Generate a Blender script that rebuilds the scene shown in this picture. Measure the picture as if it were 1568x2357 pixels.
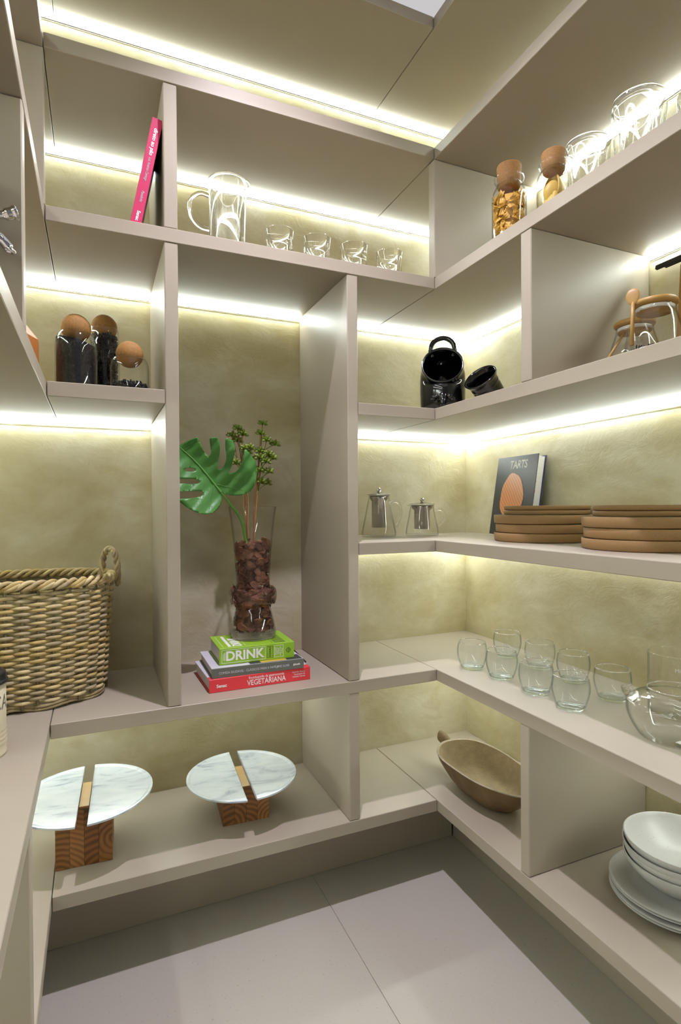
import bpy, bmesh, math, random
from mathutils import Vector, Matrix, Euler
from math import sin, cos, pi, radians, sqrt

random.seed(7)
scene = bpy.context.scene
COL = scene.collection
for o in list(bpy.data.objects):
    bpy.data.objects.remove(o, do_unlink=True)

# ------------------------------------------------------------------ camera
cam_d = bpy.data.cameras.new('camera')
cam = bpy.data.objects.new('camera', cam_d)
COL.objects.link(cam)
YAW, PIT, ROL = -0.4114, -0.0084, -0.0060
_R0 = Vector((cos(YAW), sin(YAW), 0)); _F0 = Vector((-sin(YAW), cos(YAW), 0)); _U0 = Vector((0, 0, 1))
_F = cos(PIT)*_F0 + sin(PIT)*_U0
_U1 = -sin(PIT)*_F0 + cos(PIT)*_U0
_R = cos(ROL)*_R0 + sin(ROL)*_U1
_U = -sin(ROL)*_R0 + cos(ROL)*_U1
_m = Matrix((( _R.x, _U.x, -_F.x, -0.8901), (_R.y, _U.y, -_F.y, -1.3568), (_R.z, _U.z, -_F.z, 1.0779), (0, 0, 0, 1)))
cam.matrix_world = _m
cam_d.sensor_fit = 'HORIZONTAL'; cam_d.sensor_width = 36.0
cam_d.lens = 1285.67*36.0/1568.0
cam_d.clip_start = 0.02
scene.camera = cam

# ------------------------------------------------------------------ world, lamps, exposure
w = bpy.data.worlds.new('world'); scene.world = w; w.use_nodes = True
w.node_tree.nodes['Background'].inputs[0].default_value = (0.94, 0.88, 1.0, 1)
w.node_tree.nodes['Background'].inputs[1].default_value = 0.13
LED_STRENGTH = 34.0
LED_COLOR = (0.915, 1.0, 0.945)
DOWNLIGHT_W = 105.0
DOWNLIGHT_COLOR = (0.89, 0.83, 1.0)
CEILING_FILL_STRENGTH = 0.45
scene.view_settings.view_transform = 'Standard'
scene.view_settings.look = 'None'
scene.view_settings.gamma = 1.0
scene.view_settings.use_curve_mapping = False
scene.view_settings.exposure = 0.38
scene.cycles.max_bounces = 12
scene.cycles.caustics_reflective = False
scene.cycles.diffuse_bounces = 4
scene.cycles.glossy_bounces = 4
scene.cycles.use_adaptive_sampling = True
scene.cycles.adaptive_threshold = 0.04
scene.cycles.transmission_bounces = 12
scene.cycles.transparent_max_bounces = 32
scene.cycles.sample_clamp_indirect = 30.0

# ------------------------------------------------------------------ material helpers
def s2l(c):
    return tuple(((v/255.0)/12.92 if v/255.0 <= 0.04045 else (((v/255.0)+0.055)/1.055)**2.4) for v in c)
def col4(c): return (*s2l(c), 1.0)
MATS = {}
def newmat(name):
    m = bpy.data.materials.new(name); m.use_nodes = True
    nt = m.node_tree; b = nt.nodes['Principled BSDF']
    MATS[name] = m
    return m, nt, b
def plain(name, rgb, rough=0.5, metal=0.0, spec=0.5, noise=0.0, nscale=30.0, bump=0.0, bscale=200.0, coat=0.0):
    m, nt, b = newmat(name)
    b.inputs['Base Color'].default_value = col4(rgb)
    b.inputs['Roughness'].default_value = rough
    b.inputs['Metallic'].default_value = metal
    b.inputs['Specular IOR Level'].default_value = spec
    if coat: b.inputs['Coat Weight'].default_value = coat; b.inputs['Coat Roughness'].default_value = 0.08
    if noise or bump:
        tc = nt.nodes.new('ShaderNodeTexCoord')
    if noise:
        n = nt.nodes.new('ShaderNodeTexNoise'); n.inputs['Scale'].default_value = nscale; n.inputs['Detail'].default_value = 6
        nt.links.new(tc.outputs['Object'], n.inputs['Vector'])
        r = nt.nodes.new('ShaderNodeValToRGB')
        c = s2l(rgb)
        r.color_ramp.elements[0].position = 0.3; r.color_ramp.elements[1].position = 0.7
        r.color_ramp.elements[0].color = (*[max(0, v*(1-noise)) for v in c], 1)
        r.color_ramp.elements[1].color = (*[min(1, v*(1+noise)) for v in c], 1)
        nt.links.new(n.outputs['Fac'], r.inputs['Fac']); nt.links.new(r.outputs['Color'], b.inputs['Base Color'])
    if bump:
        n2 = nt.nodes.new('ShaderNodeTexNoise'); n2.inputs['Scale'].default_value = bscale; n2.inputs['Detail'].default_value = 4
        nt.links.new(tc.outputs['Object'], n2.inputs['Vector'])
        bp = nt.nodes.new('ShaderNodeBump'); bp.inputs['Strength'].default_value = bump; bp.inputs['Distance'].default_value = 0.002
        nt.links.new(n2.outputs['Fac'], bp.inputs['Height']); nt.links.new(bp.outputs['Normal'], b.inputs['Normal'])
    return m
def glass(name, tint=(1, 1, 1), ior=1.46, clear=0.5):
    """thin blown glass: part of the light passes straight through, the rest refracts and reflects"""
    m = bpy.data.materials.new(name); m.use_nodes = True; MATS[name] = m
    nt = m.node_tree
    for n in list(nt.nodes): nt.nodes.remove(n)
    out = nt.nodes.new('ShaderNodeOutputMaterial')
    g = nt.nodes.new('ShaderNodeBsdfGlass'); g.inputs['Color'].default_value = (*tint, 1)
    g.inputs['IOR'].default_value = ior; g.inputs['Roughness'].default_value = 0.0
    tr = nt.nodes.new('ShaderNodeBsdfTransparent'); tr.inputs['Color'].default_value = (1, 1, 1, 1)
    mx = nt.nodes.new('ShaderNodeMixShader'); mx.inputs[0].default_value = clear
    nt.links.new(g.outputs[0], mx.inputs[1]); nt.links.new(tr.outputs[0], mx.inputs[2])
    nt.links.new(mx.outputs[0], out.inputs[0])
    return m

def sheet_glass(name, edge=(0.62, 0.72, 0.74), tint=(1, 1, 1)):
    """thin-walled clear glass: Fresnel reflection over see-through walls that absorb a little more at grazing angles"""
    m = bpy.data.materials.new(name); m.use_nodes = True; MATS[name] = m
    nt = m.node_tree
    for n in list(nt.nodes): nt.nodes.remove(n)
    out = nt.nodes.new('ShaderNodeOutputMaterial')
    lw = nt.nodes.new('ShaderNodeLayerWeight'); lw.inputs['Blend'].default_value = 0.5
    rp = nt.nodes.new('ShaderNodeValToRGB'); rp.color_ramp.elements[0].position = 0.62; rp.color_ramp.elements[1].position = 0.98
    rp.color_ramp.elements[0].color = (*tint, 1); rp.color_ramp.elements[1].color = (*edge, 1)
    nt.links.new(lw.outputs['Facing'], rp.inputs['Fac'])
    pw = nt.nodes.new('ShaderNodeMath'); pw.operation = 'POWER'; pw.inputs[1].default_value = 5.0
    nt.links.new(lw.outputs['Facing'], pw.inputs[0])
    fr = nt.nodes.new('ShaderNodeMath'); fr.operation = 'MULTIPLY_ADD'; fr.inputs[1].default_value = 0.80; fr.inputs[2].default_value = 0.035
    nt.links.new(pw.outputs[0], fr.inputs[0])
    tr = nt.nodes.new('ShaderNodeBsdfTransparent'); gl = nt.nodes.new('ShaderNodeBsdfGlossy'); gl.inputs['Roughness'].default_value = 0.0
    nt.links.new(rp.outputs['Color'], tr.inputs['Color'])
    mx = nt.nodes.new('ShaderNodeMixShader')
    nt.links.new(fr.outputs[0], mx.inputs[0]); nt.links.new(tr.outputs[0], mx.inputs[1]); nt.links.new(gl.outputs[0], mx.inputs[2])
    nt.links.new(mx.outputs[0], out.inputs[0])
    return m

plain('laminate', (165, 155, 138), rough=0.42, spec=0.35, noise=0.015, nscale=6)
plain('aluminium', (150, 150, 150), rough=0.45, metal=0.8)
plain('ceiling_white', (215, 215, 212), rough=0.8)
plain('room_wall', (200, 194, 182), rough=0.8)

def plaster():
    m, nt, b = newmat('plaster')
    tc = nt.nodes.new('ShaderNodeTexCoord')
    mp = nt.nodes.new('ShaderNodeMapping'); mp.inputs['Scale'].default_value = (1.0, 1.0, 1.5)
    nt.links.new(tc.outputs['Object'], mp.inputs['Vector'])
    n1 = nt.nodes.new('ShaderNodeTexNoise'); n1.inputs['Scale'].default_value = 3.0; n1.inputs['Detail'].default_value = 8
    n1.inputs['Roughness'].default_value = 0.62; n1.inputs['Distortion'].default_value = 0.35
    nt.links.new(mp.outputs[0], n1.inputs['Vector'])
    r = nt.nodes.new('ShaderNodeValToRGB'); cr = r.color_ramp
    cr.elements[0].position = 0.36; cr.elements[0].color = col4((184, 172, 132))
    cr.elements[1].position = 0.64; cr.elements[1].color = col4((215, 209, 185))
    e = cr.elements.new(0.5); e.color = col4((200, 191, 157))
    nt.links.new(n1.outputs['Fac'], r.inputs['Fac'])
    # sparse ochre trowel stains
    n2 = nt.nodes.new('ShaderNodeTexNoise'); n2.inputs['Scale'].default_value = 6.0; n2.inputs['Detail'].default_value = 5
    n2.inputs['Distortion'].default_value = 0.8
    nt.links.new(mp.outputs[0], n2.inputs['Vector'])
    r2 = nt.nodes.new('ShaderNodeValToRGB'); r2.color_ramp.elements[0].position = 0.62; r2.color_ramp.elements[1].position = 0.74
    nt.links.new(n2.outputs['Fac'], r2.inputs['Fac'])
    mx = nt.nodes.new('ShaderNodeMix'); mx.data_type = 'RGBA'
    mu = nt.nodes.new('ShaderNodeMath'); mu.operation = 'MULTIPLY'; mu.inputs[1].default_value = 0.45
    nt.links.new(r2.outputs['Color'], mu.inputs[0]); nt.links.new(mu.outputs[0], mx.inputs['Factor'])
    nt.links.new(r.outputs['Color'], mx.inputs[6]); mx.inputs[7].default_value = col4((186, 168, 114))
    nt.links.new(mx.outputs[2], b.inputs['Base Color'])
    b.inputs['Roughness'].default_value = 0.48; b.inputs['Specular IOR Level'].default_value = 0.35
    n3 = nt.nodes.new('ShaderNodeTexNoise'); n3.inputs['Scale'].default_value = 11.0; n3.inputs['Detail'].default_value = 9; n3.inputs['Roughness'].default_value = 0.7; n3.inputs['Distortion'].default_value = 1.2
    nt.links.new(mp.outputs[0], n3.inputs['Vector'])
    bp = nt.nodes.new('ShaderNodeBump'); bp.inputs['Strength'].default_value = 0.22; bp.inputs['Distance'].default_value = 0.01
    nt.links.new(n3.outputs['Fac'], bp.inputs['Height']); nt.links.new(bp.outputs['Normal'], b.inputs['Normal'])
plaster()
def floor_mat():
    m, nt, b = newmat('floor_slab')
    tc = nt.nodes.new('ShaderNodeTexCoord')
    n1 = nt.nodes.new('ShaderNodeTexNoise'); n1.inputs['Scale'].default_value = 180; n1.inputs['Detail'].default_value = 3
    nt.links.new(tc.outputs['Object'], n1.inputs['Vector'])
    r = nt.nodes.new('ShaderNodeValToRGB'); cr = r.color_ramp
    cr.elements[0].position = 0.24; cr.elements[0].color = col4((156, 149, 138))
    cr.elements[1].position = 0.36; cr.elements[1].color = col4((184, 178, 166))
    nt.links.new(n1.outputs['Fac'], r.inputs['Fac']); nt.links.new(r.outputs['Color'], b.inputs['Base Color'])
    b.inputs['Roughness'].default_value = 0.5; b.inputs['Specular IOR Level'].default_value = 0.3
floor_mat()
def emit(name, c, s):
    m = bpy.data.materials.new(name); m.use_nodes = True; MATS[name] = m
    nt = m.node_tree
    for n in list(nt.nodes): nt.nodes.remove(n)
    out = nt.nodes.new('ShaderNodeOutputMaterial'); e = nt.nodes.new('ShaderNodeEmission')
    e.inputs[0].default_value = (*c, 1); e.inputs[1].default_value = s
    nt.links.new(e.outputs[0], out.inputs[0])
emit('led', LED_COLOR, LED_STRENGTH)
emit('ceiling_fill_glow', (1.0, 0.97, 0.98), CEILING_FILL_STRENGTH)  # added fill glow that whitens the ceiling

# ------------------------------------------------------------------ mesh helpers
def link(name, me, mat=None, parent=None, loc=None, rot=None, smooth=False):
    o = bpy.data.objects.new(name, me); COL.objects.link(o)
    if mat: me.materials.append(MATS[mat] if isinstance(mat, str) else mat)
    if smooth:
        for p in me.polygons: p.use_smooth = True
    if parent: o.parent = parent
    if loc: o.location = loc
    if rot: o.rotation_euler = rot
    return o
def pyd(name, vs, fs, mat=None, parent=None, loc=None, rot=None, smooth=False):
    me = bpy.data.meshes.new(name); me.from_pydata([tuple(v) for v in vs], [], fs); me.update()
    return link(name, me, mat, parent, loc, rot, smooth)
def fixn(me):
    bm = bmesh.new(); bm.from_mesh(me); bmesh.ops.recalc_face_normals(bm, faces=bm.faces); bm.to_mesh(me); bm.free(); me.update()
def box_me(name, x0, x1, y0, y1, z0, z1, bev=0.0012):
    bm = bmesh.new(); bmesh.ops.create_cube(bm, size=1)
    for v in bm.verts:
        v.co = Vector(((x0+x1)/2+v.co.x*(x1-x0), (y0+y1)/2+v.co.y*(y1-y0), (z0+z1)/2+v.co.z*(z1-z0)))
    if bev: bmesh.ops.bevel(bm, geom=bm.edges[:], offset=bev, segments=1, affect='EDGES', profile=0.5)
    me = bpy.data.meshes.new(name); bm.to_mesh(me); bm.free(); return me
def box(name, x0, x1, y0, y1, z0, z1, mat, parent=None, bev=0.0012):
    return link(name, box_me(name, x0, x1, y0, y1, z0, z1, bev), mat, parent)
def lathe_me(name, prof, segs=48, rfun=None):
    """prof: (r, z) list; r == 0 ends become poles. rfun(i, theta) scales r."""
    vs, fs, rings = [], [], []
    for i, (r, z) in enumerate(prof):
        if r < 1e-6:
            rings.append([len(vs)]); vs.append((0, 0, z))
        else:
            ring = []
            for k in range(segs):
                t = 2*pi*k/segs; q = r*(rfun(i, t) if rfun else 1)
                ring.append(len(vs)); vs.append((q*cos(t), q*sin(t), z))
            rings.append(ring)
    for a, b in zip(rings[:-1], rings[1:]):
        for k in range(segs):
            k2 = (k+1) % segs
            if len(a) == 1 and len(b) == 1: continue
            if len(a) == 1: fs.append((a[0], b[k2], b[k]))
            elif len(b) == 1: fs.append((a[k], a[k2], b[0]))
            else: fs.append((a[k], a[k2], b[k2], b[k]))
    me = bpy.data.meshes.new(name); me.from_pydata(vs, [], fs); me.update(); fixn(me)
    return me
def lathe(name, prof, mat, parent=None, loc=None, rot=None, segs=48, smooth=True, rfun=None):
    return link(name, lathe_me(name, prof, segs, rfun), mat, parent, loc, rot, smooth)
def smooth_path(pts, n=8, closed=False):
    P = [Vector(p) for p in pts]; out = []
    m = len(P); rng = range(m if closed else m-1)
    for i in rng:
        p0 = P[(i-1) % m] if (closed or i > 0) else P[0]*2-P[1]
        p1 = P[i]; p2 = P[(i+1) % m]
        p3 = P[(i+2) % m] if (closed or i+2 < m) else P[-1]*2-P[-2]
        for k in range(n):
            t = k/n
            out.append(0.5*((2*p1)+(p2-p0)*t+(2*p0-5*p1+4*p2-p3)*t*t+(3*p1-p0-3*p2+p3)*t**3))
    if not closed: out.append(P[-1])
    return out
def tube_geo(path, rad, segs=8, closed=False, caps=True, flat=1.0):
    path = [Vector(p) for p in path]; n = len(path)
    vs, fs = [], []
    T = []
    for i in range(n):
        a = path[(i-1) % n] if (closed or i > 0) else path[i]
        b = path[(i+1) % n] if (closed or i < n-1) else path[i]
        d = b-a; T.append(d.normalized() if d.length > 1e-9 else Vector((0, 0, 1)))
    up = Vector((0, 0, 1)) if abs(T[0].z) < 0.9 else Vector((1, 0, 0))
    N = (up-T[0]*up.dot(T[0])).normalized()
    for i in range(n):
        N = (N-T[i]*N.dot(T[i])); N = N.normalized() if N.length > 1e-6 else T[i].orthogonal().normalized()
        B = T[i].cross(N)
        r = rad[i] if isinstance(rad, (list, tuple)) else rad
        for k in range(segs):
            t = 2*pi*k/segs
            vs.append(path[i]+N*(r*cos(t))+B*(r*flat*sin(t)))
    for i in range(n if closed else n-1):
        a, b = i*segs, ((i+1) % n)*segs
        for k in range(segs):
            k2 = (k+1) % segs
            fs.append((a+k, a+k2, b+k2, b+k))
    if not closed and caps:
        fs.append(tuple(range(segs-1, -1, -1))); fs.append(tuple((n-1)*segs+k for k in range(segs)))
    return vs, fs
def tube(name, path, rad, mat, parent=None, segs=8, closed=False, flat=1.0, loc=None, rot=None):
    vs, fs = tube_geo(path, rad, segs, closed, True, flat)
    return pyd(name, vs, fs, mat, parent, loc, rot, True)
class Geo:
    def __init__(s): s.v, s.f = [], []
    def add(s, vs, fs, M=None):
        b = len(s.v)
        s.v += [(M @ Vector(v)) if M else Vector(v) for v in vs]
        s.f += [tuple(i+b for i in f) for f in fs]
    def add_me(s, me, M=None): s.add([v.co.copy() for v in me.vertices], [tuple(p.vertices) for p in me.polygons], M)
    def obj(s, name, mat, parent=None, loc=None, rot=None, smooth=True): return pyd(name, s.v, s.f, mat, parent, loc, rot, smooth)
def tag(o, label=None, cat=None, group=None, kind=None):
    if label: o['label'] = label
    if cat: o['category'] = cat
    if group: o['group'] = group
    if kind: o['kind'] = kind
    return o
def thing(name, label, cat, loc=(0, 0, 0), rot=(0, 0, 0), group=None):
    o = bpy.data.objects.new(name, None); COL.objects.link(o); o.location = loc; o.rotation_euler = rot
    o.empty_display_size = 0.05
    return tag(o, label, cat, group)
def copy_tree(o, parent=None):
    c = o.copy(); COL.objects.link(c); c.parent = parent
    for ch in list(o.children): copy_tree(ch, c)
    return c
def subdiv(o, lv=1):
    md = o.modifiers.new('sub', 'SUBSURF'); md.levels = lv; md.render_levels = lv
    return o
def text(name, s, size, mat, parent, M, align='LEFT', ext=0.0002, sx=1.0, shear=0.0, bold=0.0, spacing=1.0):
    cu = bpy.data.curves.new(name, 'FONT'); cu.body = s; cu.size = size; cu.extrude = ext; cu.shear = shear
    cu.align_x = align; cu.align_y = 'CENTER'; cu.offset = bold; cu.space_character = spacing; cu.resolution_u = 3
    to = bpy.data.objects.new('tmp', cu); COL.objects.link(to)
    dg = bpy.context.evaluated_depsgraph_get()
    me = bpy.data.meshes.new_from_object(to.evaluated_get(dg))
    bpy.data.objects.remove(to); 
    me.materials.clear()
    me.transform(M @ Matrix.Diagonal((sx, 1, 1, 1)))
    return link(name, me, mat, parent)

# ------------------------------------------------------------------ dimensions (metres, floor at z = 0)
L = 0.9873            # inner width between the left and right shelf fronts
D = 0.382             # shelf depth
YF = -1.95            # where the side units end behind the camera
T = 0.0325
S6, S5, S4, S3, S2, S1, S0 = 0.2345, 0.6109, 0.9818, 1.3594, 1.7319, 2.1018, 2.4705
S3J = 1.3546
LEV = dict(s6=S6, s5=S5, s4=S4, s3=S3, s2=S2, s1=S1, s0=S0)
G = 0.0008            # half of a seam gap
# ------------------------------------------------------------------ room
fl = bpy.data.objects.new('floor', None); COL.objects.link(fl); fl['kind'] = 'structure'
xs = [-1.9, -0.3198, 1.0]; ys = [-2.6, -0.95, 0.7]
for i in range(2):
    for j in range(2):
        o = box('floor_slab', xs[i]+0.0006, xs[i+1]-0.0006, ys[j]+0.0006, ys[j+1]-0.0006, -0.02, 0.0, 'floor_slab', fl, 0.0006)
o = box('floor_base', -1.95, 1.05, -2.65, 0.75, -0.05, -0.0025, 'room_wall', fl, 0)
def st(o): o['kind'] = 'structure'; return o
WT = 0.06
st(box('wall_back', -L-D-WT, D+WT, D, D+WT, 0, 2.62, 'plaster', None, 0))
st(box('wall_right', D, D+WT, -2.35, D, 0, 2.62, 'plaster', None, 0))
st(box('wall_left', -L-D-WT, -L-D, -2.35, D, 0, 2.62, 'plaster', None, 0))
st(box('ceiling', -L-D-WT, D+WT, -2.41, D+WT, 2.62, 2.68, 'ceiling_white', None, 0))

# ------------------------------------------------------------------ shelving units
def led_strip(parent, p0, p1, nrm, z):
    """LED profile in the corner of wall and shelf underside: p0-p1 along the wall, nrm points into the room."""
    a, b = Vector(p0), Vector(p1); d = (b-a); ln = d.length; d.normalize(); n = Vector(nrm)
    e = bpy.data.objects.new('led_strip', None); COL.objects.link(e); e.parent = parent
    def prism(name, prof, mat):
        vs = [a+n*u+Vector((0, 0, z+v)) for u, v in prof]+[b+n*u+Vector((0, 0, z+v)) for u, v in prof]
        k = len(prof); fs = [tuple(range(k)), tuple(range(2*k-1, k-1, -1))]
        fs += [(i, (i+1) % k, k+(i+1) % k, k+i) for i in range(k)]
        o = pyd(name, vs, fs, mat, e); fixn(o.data); return o
    prism('diffuser', [(0.0005, -0.0002), (0.013, -0.0002), (0.0125, -0.006), (0.0105, -0.010), (0.0065, -0.0115), (0.0035, -0.0115)], 'led')
    prism('profile', [(0.0002, -0.0122), (0.0048, -0.0122), (0.0048, -0.0134), (0.0002, -0.0134)], 'aluminium')
    return e

# back unit
ub = thing('shelving_unit', 'taupe built-in shelving across the far wall holding the books and marble cake stands', 'shelving', (0, 0, 0))
def board(u, x0, x1, y0, y1, top, t=T): return box('shelf_board', x0, x1, y0, y1, top-t, top, 'laminate', u)
for k in ('s6', 's5', 's2', 's1', 's0'): board(ub, -L+G, -G, 0, D-0.001, LEV[k])
P1a, P1b, P2a, P2b = -0.7413, -0.7103, -0.2748, -0.2438
board(ub, -L+G, P1a-G, 0.0015, D-0.001, S3J)
board(ub, P2b+G, -G, 0.0015, D-0.001, S3); board(ub, P2b+G, -G, 0.0015, D-0.001, S4)
def divider(u, x0, x1, y0, y1, z0, z1): return box('divider', x0, x1, y0, y1, z0+0.0006, z1-0.0006, 'laminate', u, 0.002)
divider(ub, P1a, P1b, 0.0015, D-0.001, S2, S1-T)
divider(ub, P1a, P1b, 0.0015, D-0.001, S5, S2-T)
divider(ub, P2a, P2b, 0.0015, D-0.001, S5, S2-T)
divider(ub, P2a, P2b, 0.0015, D-0.001, S6, S5-T)
K = 0.17
box('plinth', -L-K+0.002, K-0.002, K, K+0.018, 0.0005, S6-T, 'laminate', ub)
# right unit
ur = thing('shelving_unit', 'taupe built-in shelving on the wall with the plates and round tumblers', 'shelving', (0, 0, 0))
for k in ('s6', 's5', 's4', 's3', 's2', 's1', 's0'): board(ur, G, D-0.001, YF, D-0.001, LEV[k])
divider(ur, 0.0, D-0.001, 0.0, 0.031, S2, S1-T)
divider(ur, 0.0015, D-0.001, -0.383, -0.3495, S3, S2-T)
divider(ur, 0.0015, D-0.001, -0.372, -0.343, S6, S5-T)
divider(ur, 0.0015, D-0.001, -1.30, -1.27, S6, S5-T)
divider(ur, 0.0, D-0.001, YF, YF+0.031, S6, S0-T)
box('plinth', K, K+0.018, YF, K-0.002, 0.0005, S6-T, 'laminate', ur)
# left unit
ul = thing('shelving_unit', 'taupe built-in shelving beside the camera with the wicker basket and cream tin', 'shelving', (0, 0, 0))
for k in ('s6', 's5', 's2', 's1', 's0'): board(ul, -L-D+0.001, -L-G, YF, D-0.001, LEV[k])
board(ul, -L-D+0.001, -L-G, YF, D-0.001, S3J)
divider(ul, -L-D+0.001, -L, 0.0, 0.031, S2, S1-T)
divider(ul, -L-D+0.001, -L-0.0015, -0.388, -0.356, S3J, S2-T)
divider(ul, -L-D+0.001, -L-0.0015, -0.384, -0.350, S6, S5-T)
divider(ul, -L-D+0.001, -L, YF, YF+0.031, S6, S0-T)
box('plinth', -L-K-0.018, -L-K, YF, K-0.002, 0.0005, S6-T, 'laminate', ul)

DW = D-0.0006
XL0, XL1, XL2, XL3 = -L-D+0.012, P1a, P1b, P2a
segs_back = {S0: [(-L-D+.012, D-.012)], S1: [(-L-D+.012, P1a-.001), (P1b+.001, D-.012)], S2: [(-L-D+.012, P1a-.001), (P1b+.001, P2a-.001), (P2b+.001, D-.012)],
             S3: [(P2b+.001, D-.012)], S3J: [(-L-D+.012, P1a-.001)], S4: [(P2b+.001, D-.012)], S5: [(-L-D+.012, P2a-.001), (P2b+.001, D-.012)]}
for z, ss in segs_back.items():
    for a, b in ss: led_strip(ub, (a, DW, 0), (b, DW, 0), (0, -1, 0), z-T)
segs_right = {S0: [(YF+.035, D-.013)], S1: [(YF+.035, -.002), (.033, D-.013)], S2: [(YF+.035, -.385), (-.348, D-.013)], S3: [(YF+.035, D-.013)], S4: [(YF+.035, D-.013)],
              S5: [(YF+.035, -1.302), (-1.268, -.374), (-.341, D-.013)]}
for z, ss in segs_right.items():
    for a, b in ss: led_strip(ur, (DW, a, 0), (DW, b, 0), (-1, 0, 0), z-T)
segs_left = {S0: [(YF+.035, D-.013)], S1: [(YF+.035, -.002), (.033, D-.013)], S2: [(YF+.035, -.39), (-.354, D-.013)], S3J: [(YF+.035, D-.013)],
             S5: [(YF+.035, -.386), (-.348, D-.013)]}
for z, ss in segs_left.items():
    for a, b in ss: led_strip(ul, (-L-D+.0006, a, 0), (-L-D+.0006, b, 0), (1, 0, 0), z-T)

# glowing sheet and frame added under the white ceiling to brighten it
cp = thing('added_ceiling_glow', 'added glowing sheet that brightens the white ceiling above the aisle', 'added fill light', (0, 0, 0))
box('glow_sheet', -L-0.30, 0.30, -2.2, 0.30, 2.612, 2.6195, 'ceiling_fill_glow', cp, 0)
for a in ((-L-.315, .315, .30, .315), (-L-.315, .315, -2.215, -2.2), (-L-.315, -L-.30, -2.2, .30), (.30, .315, -2.2, .30)): box('glow_sheet_frame', *a, 2.606, 2.6195, 'aluminium', cp, 0)
dn = thing('downlight', 'round recessed downlight in the white ceiling above the aisle', 'lamp', (-0.493, -0.404, 2.611))
lathe('trim_ring', [(0.032, -0.001), (0.045, -0.001), (0.047, -0.004), (0.044, -0.006), (0.032, -0.004), (0.032, -0.001)], 'aluminium', dn)
ld = bpy.data.lights.new('downlight_beam', 'SPOT'); ld.energy = DOWNLIGHT_W; ld.color = DOWNLIGHT_COLOR
ld.spot_size = radians(98); ld.spot_blend = 1.0; ld.shadow_soft_size = 0.02
lo = bpy.data.objects.new('downlight_beam', ld); COL.objects.link(lo); lo.parent = dn; lo.location = (0, 0, -0.012)
# ------------------------------------------------------------------ more materials
glass('clear_glass', (1, 1, 1), 1.45, 0.35)
glass('tumbler_glass', (1, 1, 1), 1.42, 0.66)
sheet_glass('jar_glass', (0.66, 0.70, 0.67))
sheet_glass('bluish_glass', (0.50, 0.62, 0.66), (0.985, 0.995, 1.0))
sheet_glass('thin_glass', (0.64, 0.70, 0.68))
plain('cork', (154, 112, 56), rough=0.75, noise=0.16, nscale=220, bump=0.15, bscale=500)
plain('cork_pale', (150, 108, 56), rough=0.75, noise=0.13, nscale=220, bump=0.12, bscale=500)
plain('black_ceramic', (10, 10, 11), rough=0.10, spec=0.6, coat=0.3)
plain('black_plastic', (28, 29, 32), rough=0.35)
plain('black_metal', (42, 42, 40), rough=0.5)
plain('seed_black', (17, 15, 15), rough=0.6, spec=0.15, noise=0.5, nscale=400, bump=0.9, bscale=420)
plain('bean_black', (13, 13, 14), rough=0.35, spec=0.3)
plain('tea_leaf', (48, 36, 30), rough=0.7, noise=0.3, nscale=300)
plain('cream_enamel', (196, 186, 158), rough=0.4)
plain('chrome', (225, 225, 228), rough=0.04, metal=1.0)
plain('steel', (170, 166, 160), rough=0.10, metal=1.0)
plain('leaf_green', (62, 118, 44), rough=0.42, noise=0.12, nscale=12, bump=0.08, bscale=40)
plain('rib_green', (92, 146, 64), rough=0.45)
plain('petiole_green', (96, 156, 58), rough=0.4, noise=0.1, nscale=30)
plain('pod_green', (112, 132, 44), rough=0.35, noise=0.25, nscale=60)
plain('twig', (152, 124, 60), rough=0.55, noise=0.15, nscale=60)
plain('twig_red', (140, 84, 58), rough=0.55, noise=0.15, nscale=60)
plain('bark', (120, 74, 50), rough=0.8, noise=0.35, nscale=45, bump=0.5, bscale=120)
plain('bark_dark', (84, 48, 33), rough=0.85, noise=0.35, nscale=45, bump=0.5, bscale=120)
plain('paper', (214, 210, 204), rough=0.8, noise=0.05, nscale=200)
plain('white_print', (236, 234, 232), rough=0.5)
plain('black_print', (24, 26, 22), rough=0.5)
plain('cover_pink', (196, 44, 92), rough=0.4)
plain('cover_black', (24, 24, 26), rough=0.35)
plain('cover_red', (226, 62, 70), rough=0.4)
plain('cover_pale', (206, 204, 212), rough=0.35)
plain('cover_grey', (104, 106, 98), rough=0.4)
plain('cover_lime', (142, 186, 44), rough=0.4)
plain('cover_slate', (58, 59, 62), rough=0.4, noise=0.1, nscale=20)
plain('cover_navy', (46, 44, 84), rough=0.4)
plain('glaze', (150, 158, 146), rough=0.25, noise=0.08, nscale=20)
plain('bamboo', (170, 132, 70), rough=0.45, noise=0.10, nscale=25)
plain('bamboo_dark', (166, 118, 56), rough=0.45, noise=0.10, nscale=25)
plain('orange_wood', (182, 112, 48), rough=0.5, noise=0.08, nscale=20)
plain('pasta', (214, 166, 62), rough=0.5, noise=0.1, nscale=60)
plain('pasta_pale', (206, 172, 78), rough=0.5, noise=0.08, nscale=40)
plain('sticker', (222, 222, 216), rough=0.6)
def speckled(name, base, dots, scale=140, thr=0.10, rough=0.3):
    m, nt, b = newmat(name)
    tc = nt.nodes.new('ShaderNodeTexCoord'); v = nt.nodes.new('ShaderNodeTexVoronoi'); v.inputs['Scale'].default_value = scale
    v.inputs['Randomness'].default_value = 1.0
    nt.links.new(tc.outputs['Object'], v.inputs['Vector'])
    r = nt.nodes.new('ShaderNodeValToRGB'); r.color_ramp.elements[0].position = thr*0.8; r.color_ramp.elements[1].position = thr
    r.color_ramp.elements[0].color = col4(dots); r.color_ramp.elements[1].color = col4(base)
    nt.links.new(v.outputs['Distance'], r.inputs['Fac']); nt.links.new(r.outputs['Color'], b.inputs['Base Color'])
    b.inputs['Roughness'].default_value = rough
speckled('white_stoneware', (192, 191, 188), (150, 142, 126), 110, 0.10, 0.32)
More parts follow.
